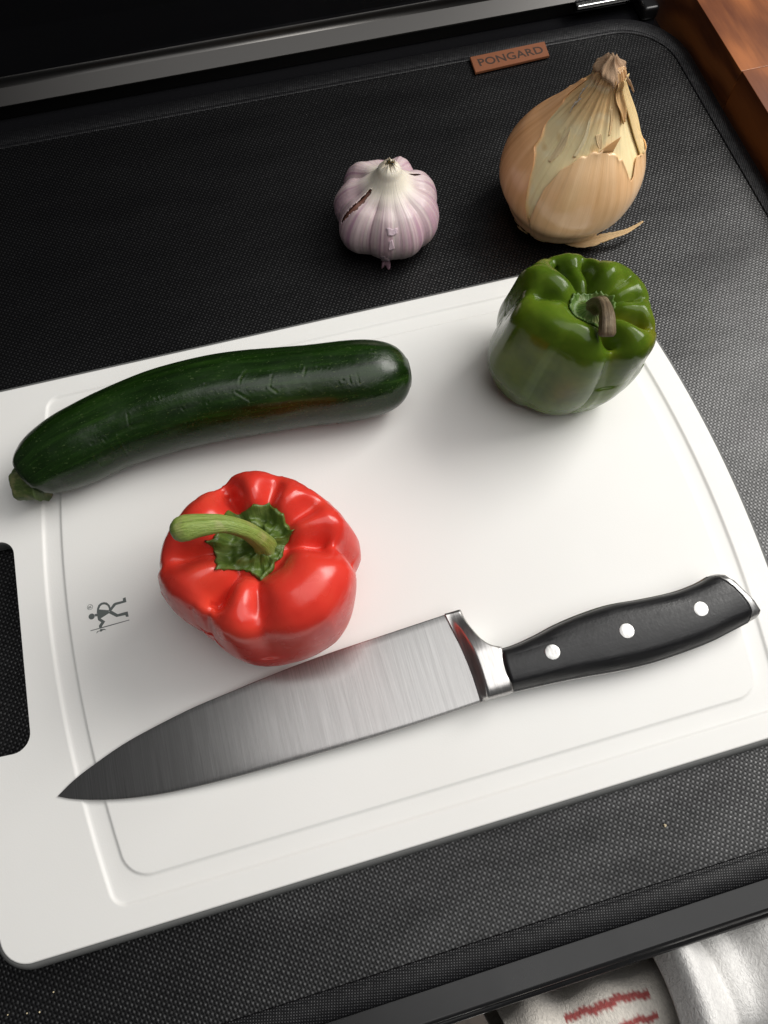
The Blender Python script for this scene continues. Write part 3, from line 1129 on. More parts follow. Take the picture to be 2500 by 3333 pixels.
Mg = Mg + ng * (bl * sstep(2, 12, Mg[..., 2]))[..., None] * np.sign((ng * (Mg - np.array([131, 62, 27]))).sum(-1))[..., None]
colg = np.ones(Mg.shape)
# paler, yellower streak along the front crease and at the right shoulder; faint orange blush low on the front
th = np.arange(288) * 2 * PI / 288
zrel = Mg[..., 2] / 70
pale = np.exp(-(angd(th, math.radians(-82)) / .09) ** 2)[:, None] * sstep(.5, .9, zrel)
colg = colg * (1 - pale[..., None] * .9) + pale[..., None] * .9 * np.array([2.6, 1.9, 2.0])
yel = np.exp(-(angd(th, math.radians(-40)) / .22) ** 2)[:, None] * np.exp(-((zrel - .78) / .14) ** 2)
colg = colg * (1 - yel[..., None] * .7) + yel[..., None] * .7 * np.array([3.0, 1.5, .8])
org = np.exp(-(angd(th, math.radians(-118)) / .20) ** 2)[:, None] * np.exp(-((zrel - .55) / .16) ** 2)
colg = colg * (1 - org[..., None] * .5) + org[..., None] * .5 * np.array([2.6, .95, .8])
MAT_GREEN = m_pepper('green_pepper_skin', [(.25, (.026, .056, .0045)), (.5, (.070, .122, .008)), (.8, (.140, .205, .015))], .18, .00045, spec=.27)
green_body = body_mesh('flesh', Mg, MAT_GREEN, green, colg)
fzg = surface_z(Mg)
cx0, cy0 = 134.2, 56.5
ringo = [(cx0 + (9.3 + .7 * math.sin(3 * a + 1) + .45 * math.sin(7 * a)) * math.cos(a), cy0 + (9.0 + .6 * math.sin(4 * a)) * math.sin(a)) for a in np.linspace(0, 2 * PI, 25)[:-1]]
MAT_CALYX_B = m_green_stem('olive_calyx', (.10, .17, .028), (.06, .13, .02), (.20, .20, .07))
calyx_mesh('calyx', ringo, (cx0, cy0), fzg, MAT_CALYX_B, green, .8, .10, 1.6, 33, 22, .9, 3.6)
path = spline([(135.6, 57.2, 59), (136.0, 56.8, 64), (135.8, 54.0, 69.0), (134.6, 49.5, 72.0), (132.8, 44.6, 73.8), (131.4, 40.4, 73.0), (130.7, 37.6, 71.0)], 46)
rad = np.interp(np.linspace(0, 1, 46), [0, .15, .35, .6, .85, .96, 1], [5.0, 3.8, 3.0, 2.75, 3.1, 3.3, 2.5])
MAT_STEM_B = m_green_stem('dry_brown_stem', (.17, .12, .062), (.085, .058, .032), (.26, .20, .12), .6)
V, F = tube(path, rad, 40, rib=lambda ph, t: 1 + .06 * np.cos(6 * ph) + .05 * np.cos(13 * ph + 1) * sstep(.3, .6, t))
st = np.stack([np.tile(np.arange(40) / 40 * 12, 46), np.repeat(np.linspace(0, 5, 46), 40), np.zeros(40 * 46)], 1)
stem_g = make('stem', V, F, MAT_STEM_B, green, st=st)

# ------------------------------------------------------------------ zucchini
zuc = thing('zucchini', 'dark green zucchini lying along the back of the white board', 'zucchini', (-28, 76, 0))
AX = np.array([(-117.0, 66.0, 17.2), (-112.5, 67.6, 18.6), (-105, 70.6, 19.2), (-90, 74.9, 20.0), (-75, 78.4, 20.6), (-60, 80.4, 21.2), (-45, 81.2, 21.8), (-30, 81.1, 22.2), (-15, 80.1, 22.2), (0, 78.4, 22.2), (15, 76.5, 22.0), (30, 74.6, 22.0), (45, 73.0, 21.6), (56, 72.3, 21.0), (62.0, 72.0, 20.5)])
NA = 400
AX[:, 2] *= .862
AX[:, 1] += 1.2
axp = spline(AX, NA)
L = np.r_[0, np.cumsum(np.linalg.norm(np.diff(axp, axis=0), axis=1))]
Lt = L[-1]
xk = [-117.2, -116.2, -114.0, -110, -105, -97, -90, -75, -60, -45, -30, -15, 0, 15, 30, 42, 50, 55, 58.5, 60.6, 61.7, 62.0]
rk = [9.0, 11.6, 14.0, 16.2, 17.9, 19.4, 19.9, 20.3, 21.2, 21.8, 22.4, 22.5, 22.1, 21.8, 22.0, 21.2, 19.2, 16.6, 13.2, 9.0, 4.5, 1.0]
rsp = spline(np.c_[xk, np.array(rk) * .862, np.zeros(len(xk))], 600)
rz = np.interp(axp[:, 0], rsp[:, 0], rsp[:, 1])
for _ in range(3):
    rz[3:-4] = np.convolve(rz, np.ones(7) / 7, 'valid')[:len(rz) - 7]
NS = 220
T = np.gradient(axp, axis=0)
T /= np.linalg.norm(T, axis=1, keepdims=True)
side = np.cross(np.array([0, 0, 1.0]), T)
side /= np.linalg.norm(side, axis=1, keepdims=True)
upv = np.cross(T, side)
ph = np.arange(NS) * 2 * PI / NS
rib = 1 + .010 * np.cos(5 * ph + .8) + .005 * np.cos(10 * ph)
Z = axp[:, None, :] + (rz[:, None] * rib[None, :])[..., None] * (np.cos(ph)[None, :, None] * side[:, None, :] + np.sin(ph)[None, :, None] * upv[:, None, :])
# dimple at the blossom end
Z[..., 2] = np.maximum(Z[..., 2], 0.02)
Nz = (Z - axp[:, None, :]) / np.maximum(rz, .5)[:, None, None]
disp = sn(Z, .05, 31) * .35 + sn(Z, .16, 32) * .12
colz = np.ones(Z.shape)
SCARS = [[[-11.6, 80.69], [-15.15, 77.55], [-16.22, 75.13]], [[-1.59, 75.68], [-3.76, 71.11], [-1.36, 68.84]], [[13.72, 75.95], [11.92, 72.32]], [[-65.75, 74.52], [-66.41, 70.14]], [[-72.19, 68.48], [-65.34, 69.85], [-59.26, 69.51]], [[-72.37, 67.24], [-71.84, 63.27]], [[-72.74, 84.31], [-70.67, 83.09]], [[-83.58, 61.39], [-79.13, 62.07]], [[34.85, 68.21], [34.95, 64.09]], [[31.19, 67.82], [31.08, 65.12]], [[19.01, 85.67], [19.79, 85.46]], [[-52.84, 78.02], [-51.82, 77.35]], [[-30.72, 62.46], [-30.12, 59.7]], [[-18.51, 72.38], [-13.58, 68.39]]]
for i in range(46):
    j = rng.integers(20, 370)
    a = rng.uniform(.25, 2.7)
    p = axp[j] + rz[j] * (math.cos(a) * side[j] + math.sin(a) * upv[j])
    ang = rng.uniform(0, PI)
    l = rng.uniform(.2, 1.3)
    SCARS.append([[p[0], p[1]], [p[0] + l * math.cos(ang), p[1] + l * math.sin(ang)]])
upper = Nz[..., 2] > -.1
for si, s in enumerate(SCARS):
    for a, b in zip(s[:-1], s[1:]):
        a, b = np.array(a), np.array(b)
        d = b - a
        t = np.clip(((Z[..., :2] - a) @ d) / (d @ d), 0, 1)
        dist = np.linalg.norm(Z[..., :2] - (a + t[..., None] * d), axis=2)
        w = np.exp(-(dist / (.55 if si < 14 else .38)) ** 2) * upper
        disp = disp - .11 * w + .05 * np.exp(-((dist - .9) / .35) ** 2) * upper
        tone = np.array([3.2, 2.2, 3.0]) if si in (2, 0, 1) else np.array([1.9, 1.5, 1.9])
        colz = colz * (1 - w[..., None] * .55) + w[..., None] * .55 * tone
# faint reddish ripening patch on the right half
patch = np.exp(-(((Z[..., 0] - 8) / 30) ** 2 + ((Z[..., 1] - 62) / 6.5) ** 2)) * upper
colz = colz * (1 - patch[..., None] * .32) + patch[..., None] * .32 * np.array([2.2, .85, .8])
tip = np.exp(-((Z - np.array([62.3, 72, 20.5])) ** 2).sum(2) / 5.0)
colz = colz * (1 - tip[..., None] * .8) + tip[..., None] * .8 * np.array([3.5, 1.2, 2.0])
disp = disp - 1.6 * np.exp(-((Z - np.array([62.0, 72, 20.5])) ** 2).sum(2) / 6.0)
Z = Z + Nz * disp[..., None]
Z[..., 2] = np.maximum(Z[..., 2], 0.02)
MAT_ZUC = m_zucchini()
stz = np.stack([np.repeat(np.cos(ph)[None], NA, 0), np.repeat(np.sin(ph)[None], NA, 0), np.repeat(L[:, None] / 60, NS, 1)], 2)
stz = np.stack([np.repeat((ph / 2)[None], NA, 0), np.repeat(L[:, None] / 20, NS, 1), 0 * stz[..., 0]], 2)
zb = make('flesh', Z.reshape(-1, 3), [(i * NS + k, (i + 1) * NS + k, (i + 1) * NS + (k + 1) % NS, i * NS + (k + 1) % NS) for i in range((NA - 1)) for k in range(NS)] + [tuple(range(NS)), tuple((NA - 1) * NS + k for k in range(NS))[::-1]], MAT_ZUC, zuc, col=colz.reshape(-1, 3), st=stz.reshape(-1, 3))
MAT_ZSTEM = m_green_stem('cut_zucchini_stem', (.075, .115, .022), (.035, .065, .012), (.22, .20, .09), .55)
path = spline([(-112.5, 65.0, 12.5), (-116.0, 65.8, 12.0), (-119.5, 66.4, 11.4), (-122.8, 67.0, 10.9), (-123.9, 67.2, 10.8)], 20)
V, F = tube(path, np.interp(np.linspace(0, 1, 20), [0, .35, .8, .93, 1], [9.6, 8.4, 8.0, 8.0, 7.2]), 40, rib=lambda ph, t: 1 + .085 * np.cos(5 * ph + .4) + .03 * np.cos(11 * ph))
st = np.stack([np.tile(np.arange(40) / 40 * 14, 20), np.repeat(np.linspace(0, 2, 20), 40), np.zeros(800)], 1)
make('stem', V, F, MAT_ZSTEM, zuc, st=st)

# ------------------------------------------------------------------ garlic
S_GAR = [0.962, 0.994, 1.006, 1.005, 0.97, 0.938, 1.006, 1.08, 1.111, 1.049, 0.997, 0.992, 0.979, 0.981, 1.007, 1.096, 1.09, 1.043, 0.973, 0.948, 0.969, 1.0, 0.986, 0.966, 0.917, 0.967, 1.012, 1.045, 1.045, 1.009, 0.94, 0.912, 0.929, 0.954, 0.979, 0.97, 0.98, 0.998, 1.005, 0.991, 0.95, 0.986, 0.998, 0.988, 0.974, 0.969, 0.954, 0.931]
garlic = thing('garlic_bulb', 'purple streaked garlic bulb with split papery skin on the black mat', 'garlic', (80.8, 180.2, -10))
GC = np.array([80.8, 180.2])
H, R = 30.62, 29.17
NT, NM = 480, 200
th = np.arange(NT) * 2 * PI / NT
prof = spline([(0, 1.5, 0), (6, .5, 0), (.5 * R, .0, 0), (.86 * R, .16 * H, 0), (R, .45 * H, 0), (.95 * R, .74 * H, 0), (.76 * R, .98 * H, 0), (.52 * R, 1.09 * H, 0), (.34 * R, 1.20 * H, 0), (.235 * R, 1.34 * H, 0), (.185 * R, 1.46 * H, 0), (.085 * R, 1.56 * H, 0)], NM)
r0_, z0_ = prof[:, 0], prof[:, 1]
Sg = per(S_GAR, NT)
w = np.clip((r0_ / R - .3) / .3, 0, 1)
rr = r0_[None] * (1 + (Sg - 1)[:, None] * w[None])
zz = np.repeat(z0_[None], NT, 0)
# clove creases
crease = np.zeros((NT, NM))
for deg, dep in ((176, .05), (-128, .028), (-58, .024), (-13, .034), (39, .06), (74, .05), (135, .05), (-95, .012)):
    a = angd(th, math.radians(deg))[:, None]
    g = np.exp(-np.abs(a / .16) ** 1.2)
    rr = rr * (1 - dep * g * (w * np.clip(z0_ / 8, 0, 1))[None])
    zz = zz - dep * 60 * g * (np.exp(-((r0_ / R - .68) / .2) ** 2) * (z0_ > 20))[None]
# fine pleats of the papery skin
pl = sum(np.sin(th * k + s) * a for k, s, a in ((37, .3, .5), (61, 1.7, .35), (90, 2.9, .25)))
rr = rr * (1 + .0042 * pl[:, None] * np.clip(z0_ / 6, 0, 1)[None])
drift = sstep(30, 48, z0_)
X = GC[0] + rr * np.cos(th)[:, None] + .6 * drift[None]
Y = GC[1] + rr * np.sin(th)[:, None] + (-.2) * drift[None]
Gm = np.stack([X, Y, -10 + zz], 2)
# ragged top of the neck
Gm[:, -12:, 2] += (np.linspace(0, 1, 12) ** 2)[None] * (.8 * np.sin(th * 5 + .5) + .6 * np.sin(th * 11) + .4 * np.sin(th * 23))[:, None]
# flare around the slit and lifted lip on its left side
zrel = zz
cs = np.interp(zrel, [20, 24, 29, 31.5, 34, 36], [-164, -163, -160, -157.0, -157.5, -159])
hw = np.interp(zrel, [20, 22.3, 24, 27, 28, 31, 34, 35.5, 36.2], [0, 0, 1.4, 2.6, 1.8, 4.2, 5.4, 4.2, 0])
jag = 1 + .25 * np.sin(zrel * 3.1) + .15 * np.sin(zrel * 7.7)
dth = np.degrees(angd(th[:, None], np.radians(cs)))
in_slit = (np.abs(dth) < hw * .68 * jag) & (z0_[None] > 15) & (r0_[None] > .2 * R)
lipw = np.exp(-((dth + hw) / 5) ** 2) * (hw > 0) * (dth < 0)
Gm[..., 2] += lipw * 1.2 * (z0_ > 15)[None]
in2 = (np.abs(np.degrees(angd(th[:, None], math.radians(13)))) < 2.6 * (1 - ((zrel - 33.2) / 1.9) ** 2)) & (np.abs(zrel - 33.2) < 1.9) & (z0_[None] > 15)
ng_ = grid_normals(Gm)
colga = np.ones(Gm.shape)
cream = np.array([.86, .79, .64])
white = np.array([.72, .61, .57])
purple = np.array([.52, .335, .39])
deep = np.array([.40, .23, .31])
zr = (zz / H)
tw = sum(np.sin(th * k + s) * a for k, s, a in ((9, .4, .4), (17, 2.0, .5), (31, .7, .6), (53, 1.1, .5), (83, 2.3, .4)))[:, None]
bandp = np.exp(-((zr - .66) / .44) ** 2) * (.74 + .30 * tw)
bandp = np.clip(bandp + .15 * sn(Gm, .16, 44), 0, 1)
base = white[None, None] * (1 - bandp[..., None]) + purple[None, None] * bandp[..., None]
dk = np.clip(np.exp(-((zr - .62) / .4) ** 2) * (tw - .75) * .9, 0, 1)
base = base * (1 - dk[..., None]) + deep * dk[..., None]
nk = sstep(1.02, 1.25, zr)
base = base * (1 - nk[..., None]) + cream * nk[..., None]
MAT_GARLIC = m_streak('garlic_skin', [(.25, (.80, .78, .80)), (.5, (.97, .95, .96)), (.75, (1.0, 1.0, 1.0))], .42, freq=20, bumpd=.0002, sss=.1)
faces = []
okv = ~(in_slit | in2)
for f in grid_faces(NT, NM, True):
    if all(okv.ravel()[i] for i in f):
        faces.append(f)
ths = np.repeat(th[:, None], NM, 1)
stg = np.stack([ths, zz / 25, 0 * ths], 2)
skin = make('papery_skin', Gm.reshape(-1, 3), faces, MAT_GARLIC, garlic, col=base.reshape(-1, 3), st=stg.reshape(-1, 3))
solidify(skin, .25)
# cloves inside, seen through the splits
inn = Gm.copy()
sgn = np.sign((ng_ * (Gm - np.array([80.8, 180.2, 5]))).sum(-1))[..., None]
inn = Gm - ng_ * sgn * 1.5
inn = inn[::4, ::4][:, :44]
MAT_CLOVE = M('brown_clove_skin', (.20, .085, .06), .5).m
make('clove', inn.reshape(-1, 3), grid_faces(inn.shape[0], inn.shape[1], True), MAT_CLOVE, garlic)
# dried stalk stub inside the neck
V, F = tube([(81.4, 180.0, 28), (81.4, 180.0, 34.0)], [4.6, 3.8], 24, rib=lambda ph, t: 1 + .08 * np.cos(5 * ph))
make('stalk', V, F, m_green_stem('dry_garlic_stalk', (.72, .64, .46), (.60, .52, .36), (.45, .35, .24), .7), garlic, st=np.zeros((len(V), 3)))


def gpt(deg, zrel_, off=0.0):
    a = math.radians(deg) % (2 * PI)
    i = int(round(a / (2 * PI) * NT)) % NT
    cand = np.where(r0_ > .2 * R)[0]
    k = cand[np.argmin(np.abs(zz[i][cand] - zrel_) + 100 * (cand < 60) * (zrel_ > 20))]
    return Gm[i, k] + ng_[i, k] * sgn[i, k] * off


MAT_FLAKE = m_streak('garlic_skin_flake', [(.25, (.46, .32, .38)), (.5, (.56, .42, .47)), (.75, (.64, .52, .55))], .5, attr_mix=False)
for rows in ([(-108, 28.0), (-93, 27.5), (-95, 25.4), (-106, 25.0)], [(-104, 22.6), (-100, 23.0), (-98.5, 17.5), (-106, 18.4)], [(-113, 11.5), (-108, 12.0), (-103, 7.0), (-114, 5.0)]):
    n = 7
    a, b, c, d = [np.array(x) for x in rows]
    Gf = np.zeros((n, n, 3))
    for i in range(n):
        for j in range(n):
            u, v = i / (n - 1), j / (n - 1)
            p = (a * (1 - u) + b * u) * (1 - v) + (d * (1 - u) + c * u) * v
            Gf[i, j] = gpt(p[0] + 1.1 * math.sin(u * 6 + v * 2), p[1] + .35 * math.sin(u * 8), .18 + .35 * (v if rows[0][0] > -115 else 1 - v) ** 2 * (1 + .5 * math.sin(5 * u)))
    fl = make('skin_flake', Gf.reshape(-1, 3), grid_faces(n, n), MAT_FLAKE, garlic, st=np.repeat(np.linspace(0, .3, n)[:, None], n, 1).ravel()[:, None] * np.array([1, 0, 0]))
    solidify(fl, .08)
# dark ragged root tuft under the front edge
Gf = []
for i in range(9):
    u = i / 8
    a = -112 + 11 * u
    p = gpt(a, 4.0, .2)
    dv = np.array([math.cos(math.radians(a)), math.sin(math.radians(a)), 0])
    Gf.append([p, p + dv * (1.2 + .8 * math.sin(7 * u)) + np.array([0, 0, -1.5]), p + dv * (2.5 + 1.5 * math.sin(9 * u + 1)) + np.array([0, 0, -3.0])])
Gf = np.array(Gf)
Gf[..., 2] = np.maximum(Gf[..., 2], -9.8)
solidify(make('skin_flake', Gf.reshape(-1, 3), grid_faces(9, 3), M('purple_skin_scrap', (.30, .17, .22), .6).m, garlic), .3)

# ------------------------------------------------------------------ onion
onion = thing('onion', 'large yellow onion with torn copper skin and a dry papery neck', 'onion', (178.5, 170.5, -10))
OP = dict(cx=178.55, cy=170.5, H=89.57, lx=4.36, ly=-2.85)
zk = np.array([0, .04, .12, .25, .40, .54, .66, .76, .84, .91, .96, 1.0])
rk_ = np.array([8, 25.95, 30.12, 36.01, 35.96, 30.78, 22.94, 16.78, 11.69, 7.6, 7.2, 4.6])
OC = spline(np.c_[rk_, zk * OP['H'], zk * 0], 400)
_o = np.argsort(OC[:, 1])
o_r = lambda z: np.interp(z, OC[_o, 1], OC[_o, 0])


def onion_pt(thr, z, off=0.0):
    u = np.clip(z / OP['H'], 0, 1)
    r = o_r(z)
    dz = .3
    sl = (o_r(z + dz) - o_r(z - dz)) / (2 * dz)
    nrm = 1 / np.sqrt(1 + sl ** 2)
    c, s = np.cos(thr), np.sin(thr)
    # soft vertical ribs of the layers under the skin
    ribs = .22 * np.sin(thr * 5 + 1.3) + .10 * np.sin(thr * 9 + .4)
    rad = r + ribs * np.clip(r / 20, 0, 1) + off * nrm
    return np.stack([OP['cx'] + OP['lx'] * u ** 2 + rad * c, OP['cy'] + OP['ly'] * u ** 2 + rad * s, -10 + np.maximum(z - off * sl * nrm, 0.1)], -1)


NT, NM = 320, 200
th = np.arange(NT) * 2 * PI / NT
zs_ = OP['H'] * np.linspace(0.001, 1, NM) ** .95
TH, ZZ = np.meshgrid(th, zs_, indexing='ij')
B = onion_pt(TH, ZZ)
B = B + (sn(B, .09, 51) * .25)[..., None] * grid_normals(B)
# pleats on the neck
neckw = sstep(55, 80, ZZ)
pleat = (.9 * np.sin(TH * 19 + .5) + .6 * np.sin(TH * 31 + 2))
B[..., 0] += neckw * pleat * .33 * np.cos(TH)
B[..., 1] += neckw * pleat * .33 * np.sin(TH)
colo = np.ones(B.shape)
pale = np.array([.97, .80, .47])
tan = np.array([.74, .50, .25])
greeny = np.array([.98, .88, .53])
brown = np.array([.58, .36, .18])
gw = np.exp(-((ZZ - 46) / 24) ** 2) * (.6 + .4 * np.sin(TH * 3 + 1))
base = pale * (1 - .55 * gw[..., None]) + greeny * .55 * gw[..., None]
tn = sstep(62, 78, ZZ) + .22 * sn(B, .11, 55)
tn = np.clip(tn, 0, 1)
base = base * (1 - tn[..., None]) + tan * tn[..., None]
tb = sstep(79, 87, ZZ)
base = base * (1 - tb[..., None]) + brown * tb[..., None]
ln = np.clip(np.sin(TH * 19 + .5) * .5 + np.sin(TH * 31 + 2) * .5 - .55, 0, 1) * sstep(50, 75, ZZ)
fk = np.clip(sn(B * np.array([1, 1, .35]), .55, 57) + .6 * sn(B, 1.1, 58) - .75, 0, 1)
base = base * (1 - .45 * fk[..., None]) + np.array([.93, .84, .58]) * .45 * fk[..., None]
fk = np.clip(sn(B * np.array([1, 1, .3]), .4, 67) + .7 * sn(B, .9, 68) - 1.0, 0, 1)
base = base * (1 - .6 * fk[..., None]) + np.array([.66, .42, .17]) * .6 * fk[..., None]
base = base * (1 - .5 * ln[..., None])
MAT_ONION = m_streak('onion_pale_skin', [(.28, (.84, .74, .60)), (.5, (1.0, .99, .97)), (.72, (1.0, 1.0, 1.0))], .20, freq=13, bumpd=.00035)
ost = lambda T_, Z_: np.stack([T_, Z_ / 30, 0 * T_], -1).reshape(-1, 3)
bulb = make('bulb', B.reshape(-1, 3), grid_faces(NT, NM, True) + [tuple(i * NM for i in range(NT))[::-1], tuple(i * NM + NM - 1 for i in range(NT))], MAT_ONION, onion, col=base.reshape(-1, 3), st=ost(TH, ZZ))


def peel(name, degs, zlo, zhi, off, mat, col, jagg=1.0, seed=0, nv=60, nu=220, edge=.5, dmin=None, dmax=None):
    """degs/zhi: polyline of the torn upper border (deg, height)"""
    d = np.linspace(degs[0], degs[-1], nu)
    r = np.random.default_rng(seed)
    zt_ = np.interp(d, degs, zhi)
    jg = sum(r.uniform(.3, 1) * np.sin(d * f_ + r.uniform(0, 6)) for f_ in (.21, .47)) * .5 * jagg
    tp = np.cumsum(r.uniform(.8, 13, 60)) + degs[0]
    jg = jg + np.interp(d, tp, r.uniform(-1, 1, 60) ** 3 * 2.4) * jagg
    zt_ = zt_ + jg
    v = np.linspace(0, 1, nv)
    T_ = np.radians(d)[:, None] + 0 * v[None]
    Z_ = zlo + (zt_[:, None] - zlo) * v[None]
    lift_ = off + edge * v[None] ** 40 * (.7 + .7 * np.sin(d * .23 + seed)[:, None]) + .10 * np.sin(d * .13 + seed)[:, None]
    es = np.minimum(np.arange(nu), np.arange(nu)[::-1])
    P = onion_pt(T_, Z_, lift_)
    c = np.ones(P.shape) * np.array(col)
    cn = sn(P, .10, seed + 3)
    c = c * (1 + .13 * cn[..., None] * np.array([.5, 1, 1.5]))
    lon = sum(np.sin(T_ * k_ + k_) * a_ for k_, a_ in ((11, .4), (23, .4), (41, .3)))[..., None]
    c = c * (1 + .10 * lon * np.array([.6, 1, 1.5]))
    vein = np.clip(np.sin(T_ * 36 + .8 * np.sin(Z_ * .1)) - .93, 0, 1)[..., None] * 7
    c = c * (1 - .18 * vein * (.5 + .5 * np.sin(T_ * 5 + 1)[..., None]))
    low = sstep(34, 6, Z_)[..., None]
    c = c * (1 - .45 * low) + np.array([.96, .78, .52]) * .45 * low
    o = make(name, P.reshape(-1, 3), grid_faces(nu, nv), mat, onion, col=c.reshape(-1, 3), st=ost(T_, Z_))
    return solidify(o, .12)


MAT_PEEL = m_streak('onion_copper_skin', [(.25, (.78, .66, .56)), (.5, (.97, .95, .92)), (.78, (1.0, 1.0, 1.0))], .18, freq=13, bumpd=.0002)
peel('outer_skin', [-252, -238, -222, -212, -206, -196, -188, -182, -176, -174, -167, -161, -155, -148, -139], 1.0, [66, 74, 79, 80, 74, 70, 63, 60.0, 57.6, 53.8, 51.0, 48.3, 40.4, 29.1, 14], .55, MAT_PEEL, (1.0, .54, .26), .6, 61)
peel('outer_skin', [-143, -141, -135, -127, -119, -111, -101, -93, -85, -72, -68, -66, -62, -58, -55, -52, -48, -40, -25, 0], 1.0, [20, 44, 51.6, 55.7, 58.9, 60.5, 60.8, 61.4, 60.2, 56.0, 51.3, 47.8, 45.5, 46.5, 49, 51.0, 52.6, 50, 46.9, 44], 1.0, MAT_PEEL, (1.0, .64, .35), .9, 62)
# pointed flap that stands off the front skin
fl = []
for i in range(9):
    u = i / 8
    a = onion_pt(np.radians(-101 + 18 * u), np.array(60.6 - .5 * u), 1.2)
    b = onion_pt(np.radians(-75.0), np.array(65.5), 3.2)
    fl.append([a + (b - a) * t + np.array([0, 0, .5 * math.sin(PI * t)]) for t in np.linspace(0, .98, 8)])
fl = np.array(fl)
solidify(make('skin_flap', fl.reshape(-1, 3), grid_faces(9, 8), MAT_PEEL, onion, col=np.ones((72, 3)) * np.array([.74, .42, .19]), st=np.zeros((72, 3))), .3)
# papery strip down the right side of the neck
MAT_PAPER = m_streak('onion_neck_paper', [(.3, (.66, .56, .46)), (.5, (.95, .92, .88)), (.75, (1, 1, 1))], .5, freq=24, bumpd=.0007)


def strip(name, pts_lo, pts_hi, off, mat, col, seed):
    n, k = 30, 14
    lo = spline([(*p, 0) for p in pts_lo], n)
    hi = spline([(*p, 0) for p in pts_hi], n)
    T_ = np.zeros((n, k))
    Z_ = np.zeros((n, k))
    for j in range(k):
        t = j / (k - 1)
        T_[:, j] = np.radians(lo[:, 0] + (hi[:, 0] - lo[:, 0]) * t)
        Z_[:, j] = lo[:, 1] + (hi[:, 1] - lo[:, 1]) * t
    e = np.abs(np.linspace(-1, 1, k))[None] ** 6
    P = onion_pt(T_, Z_, off + (1.0 if off > .5 else .12) * e + .2 * np.sin(T_ * 19))
    c = np.ones(P.shape) * np.array(col)
    return solidify(make(name, P.reshape(-1, 3), grid_faces(n, k), mat, onion, col=c.reshape(-1, 3), st=ost(T_, Z_)), .3 if off > .5 else .08)


strip('neck_skin', [(-86, 86.0), (-80, 79), (-68, 73), (-64, 69.0)], [(-72, 87.0), (-60, 80), (-54, 74), (-61, 69.2)], .9, MAT_PAPER, (.66, .42, .20), 1)
strip('neck_skin', [(-62, 86.0), (-52, 76), (-44, 62), (-42, 50.0)], [(-20, 86.0), (-10, 76), (-14, 62), (-36, 49.0)], .8, MAT_PAPER, (.82, .62, .32), 2)
strip('skin_flake', [(-110, 67), (-105, 64), (-100, 62)], [(-101, 67.5), (-98, 64.5), (-97.5, 62)], .22, MAT_PAPER, (.84, .62, .34), 4)
strip('skin_flake', [(-130, 73), (-126, 66), (-129, 58)], [(-127.5, 73), (-121, 66), (-126, 58)], .2, MAT_PAPER, (.97, .84, .54), 5)
strip('skin_flake', [(-158, 66), (-152, 60), (-151, 53)], [(-150, 67), (-143, 60), (-148, 53)], .2, MAT_PAPER, (.93, .74, .44), 6)
strip('skin_flake', [(-92, 76), (-88, 72), (-89, 66.5)], [(-84, 76), (-83, 72), (-87, 66.5)], .22, MAT_PAPER, (.80, .57, .30), 7)
# frayed dry tip, folded over
MAT_TIP = m_streak('onion_dry_tip', [(.3, (.30, .17, .10)), (.5, (.46, .29, .17)), (.75, (.60, .42, .27))], .65, freq=30, bumpd=.0008, attr_mix=False, sss=0)
tx, ty, tz = OP['cx'] + OP['lx'], OP['cy'] + OP['ly'], -10 + OP['H']
cap = []
nn, kk = 72, 16
for i in range(nn):
    a = i / nn * 2 * PI
    row = []
    for j in range(kk):
        t = j / (kk - 1)
        r = (6.3 * (1 - t) ** .8 + 1.5 * t) * (1 + .35 * math.exp(-((t - .45) / .22) ** 2)) * (1 + .16 * math.sin(3 * a + 1.0) + .10 * math.sin(7 * a + 3 * t) + .05 * math.sin(17 * a))
        z = tz - 4.0 + 8.5 * t + (1.2 * math.sin(4 * a) + .7 * math.sin(9 * a + 1)) * (1 - t) * .8 + 1.5 * math.sin(5 * a + 2) * t
        cxx = tx - 2.2 * math.sin(t * 2.2)
        cyy = ty + .8 * t
        row.append((cxx + r * math.cos(a), cyy + r * math.sin(a), z))
    cap.append(row)
cap = np.array(cap)
stc = np.stack([np.repeat(np.linspace(0, 6.28, nn)[:, None], kk, 1), np.repeat(np.linspace(0, .5, kk)[None], nn, 0), np.zeros((nn, kk))], 2)
tipo = make('dry_tip', cap.reshape(-1, 3), grid_faces(nn, kk, True) + [tuple(i * kk + kk - 1 for i in range(nn))], MAT_TIP, onion, st=stc.reshape(-1, 3))
solidify(tipo, .4)
# hanging wisp on the right of the tip and grey shreds on the left
for pts, wd, mt in (([(tx + 3, ty - 3, tz - 2), (tx + 7.5, ty - 5.5, tz - 5), (tx + 10.5, ty - 7.5, tz - 9.5)], 1.6, MAT_TIP),
                    ([(tx - 7, ty + 1, tz - 10), (tx - 11, ty + 1, tz - 11), (tx - 13.5, ty - .5, tz - 13)], 1.8, None),
                    ([(tx - 10, ty - 1, tz - 14), (tx - 15, ty - 1.5, tz - 15.5), (tx - 17.5, ty - 3, tz - 18)], 1.8, None)):
    pth = spline(pts, 14)
    if mt is None:
        mt = bpy.data.materials.get('grey_papery_shred') or M('grey_papery_shred', (.42, .38, .33), .7).m
    rows = []
    for i, p in enumerate(pth):
        wv = wd * (1 - .75 * i / 13) * (1 + .3 * math.sin(i * 1.9))
        rows.append([p + np.array([-.3 * wv, wv * .3, wv * s]) for s in (-1, 0, 1)])
    rows = np.array(rows)
    solidify(make('skin_shred', rows.reshape(-1, 3), grid_faces(14, 3), mt, onion, st=np.zeros((42, 3))), .25)
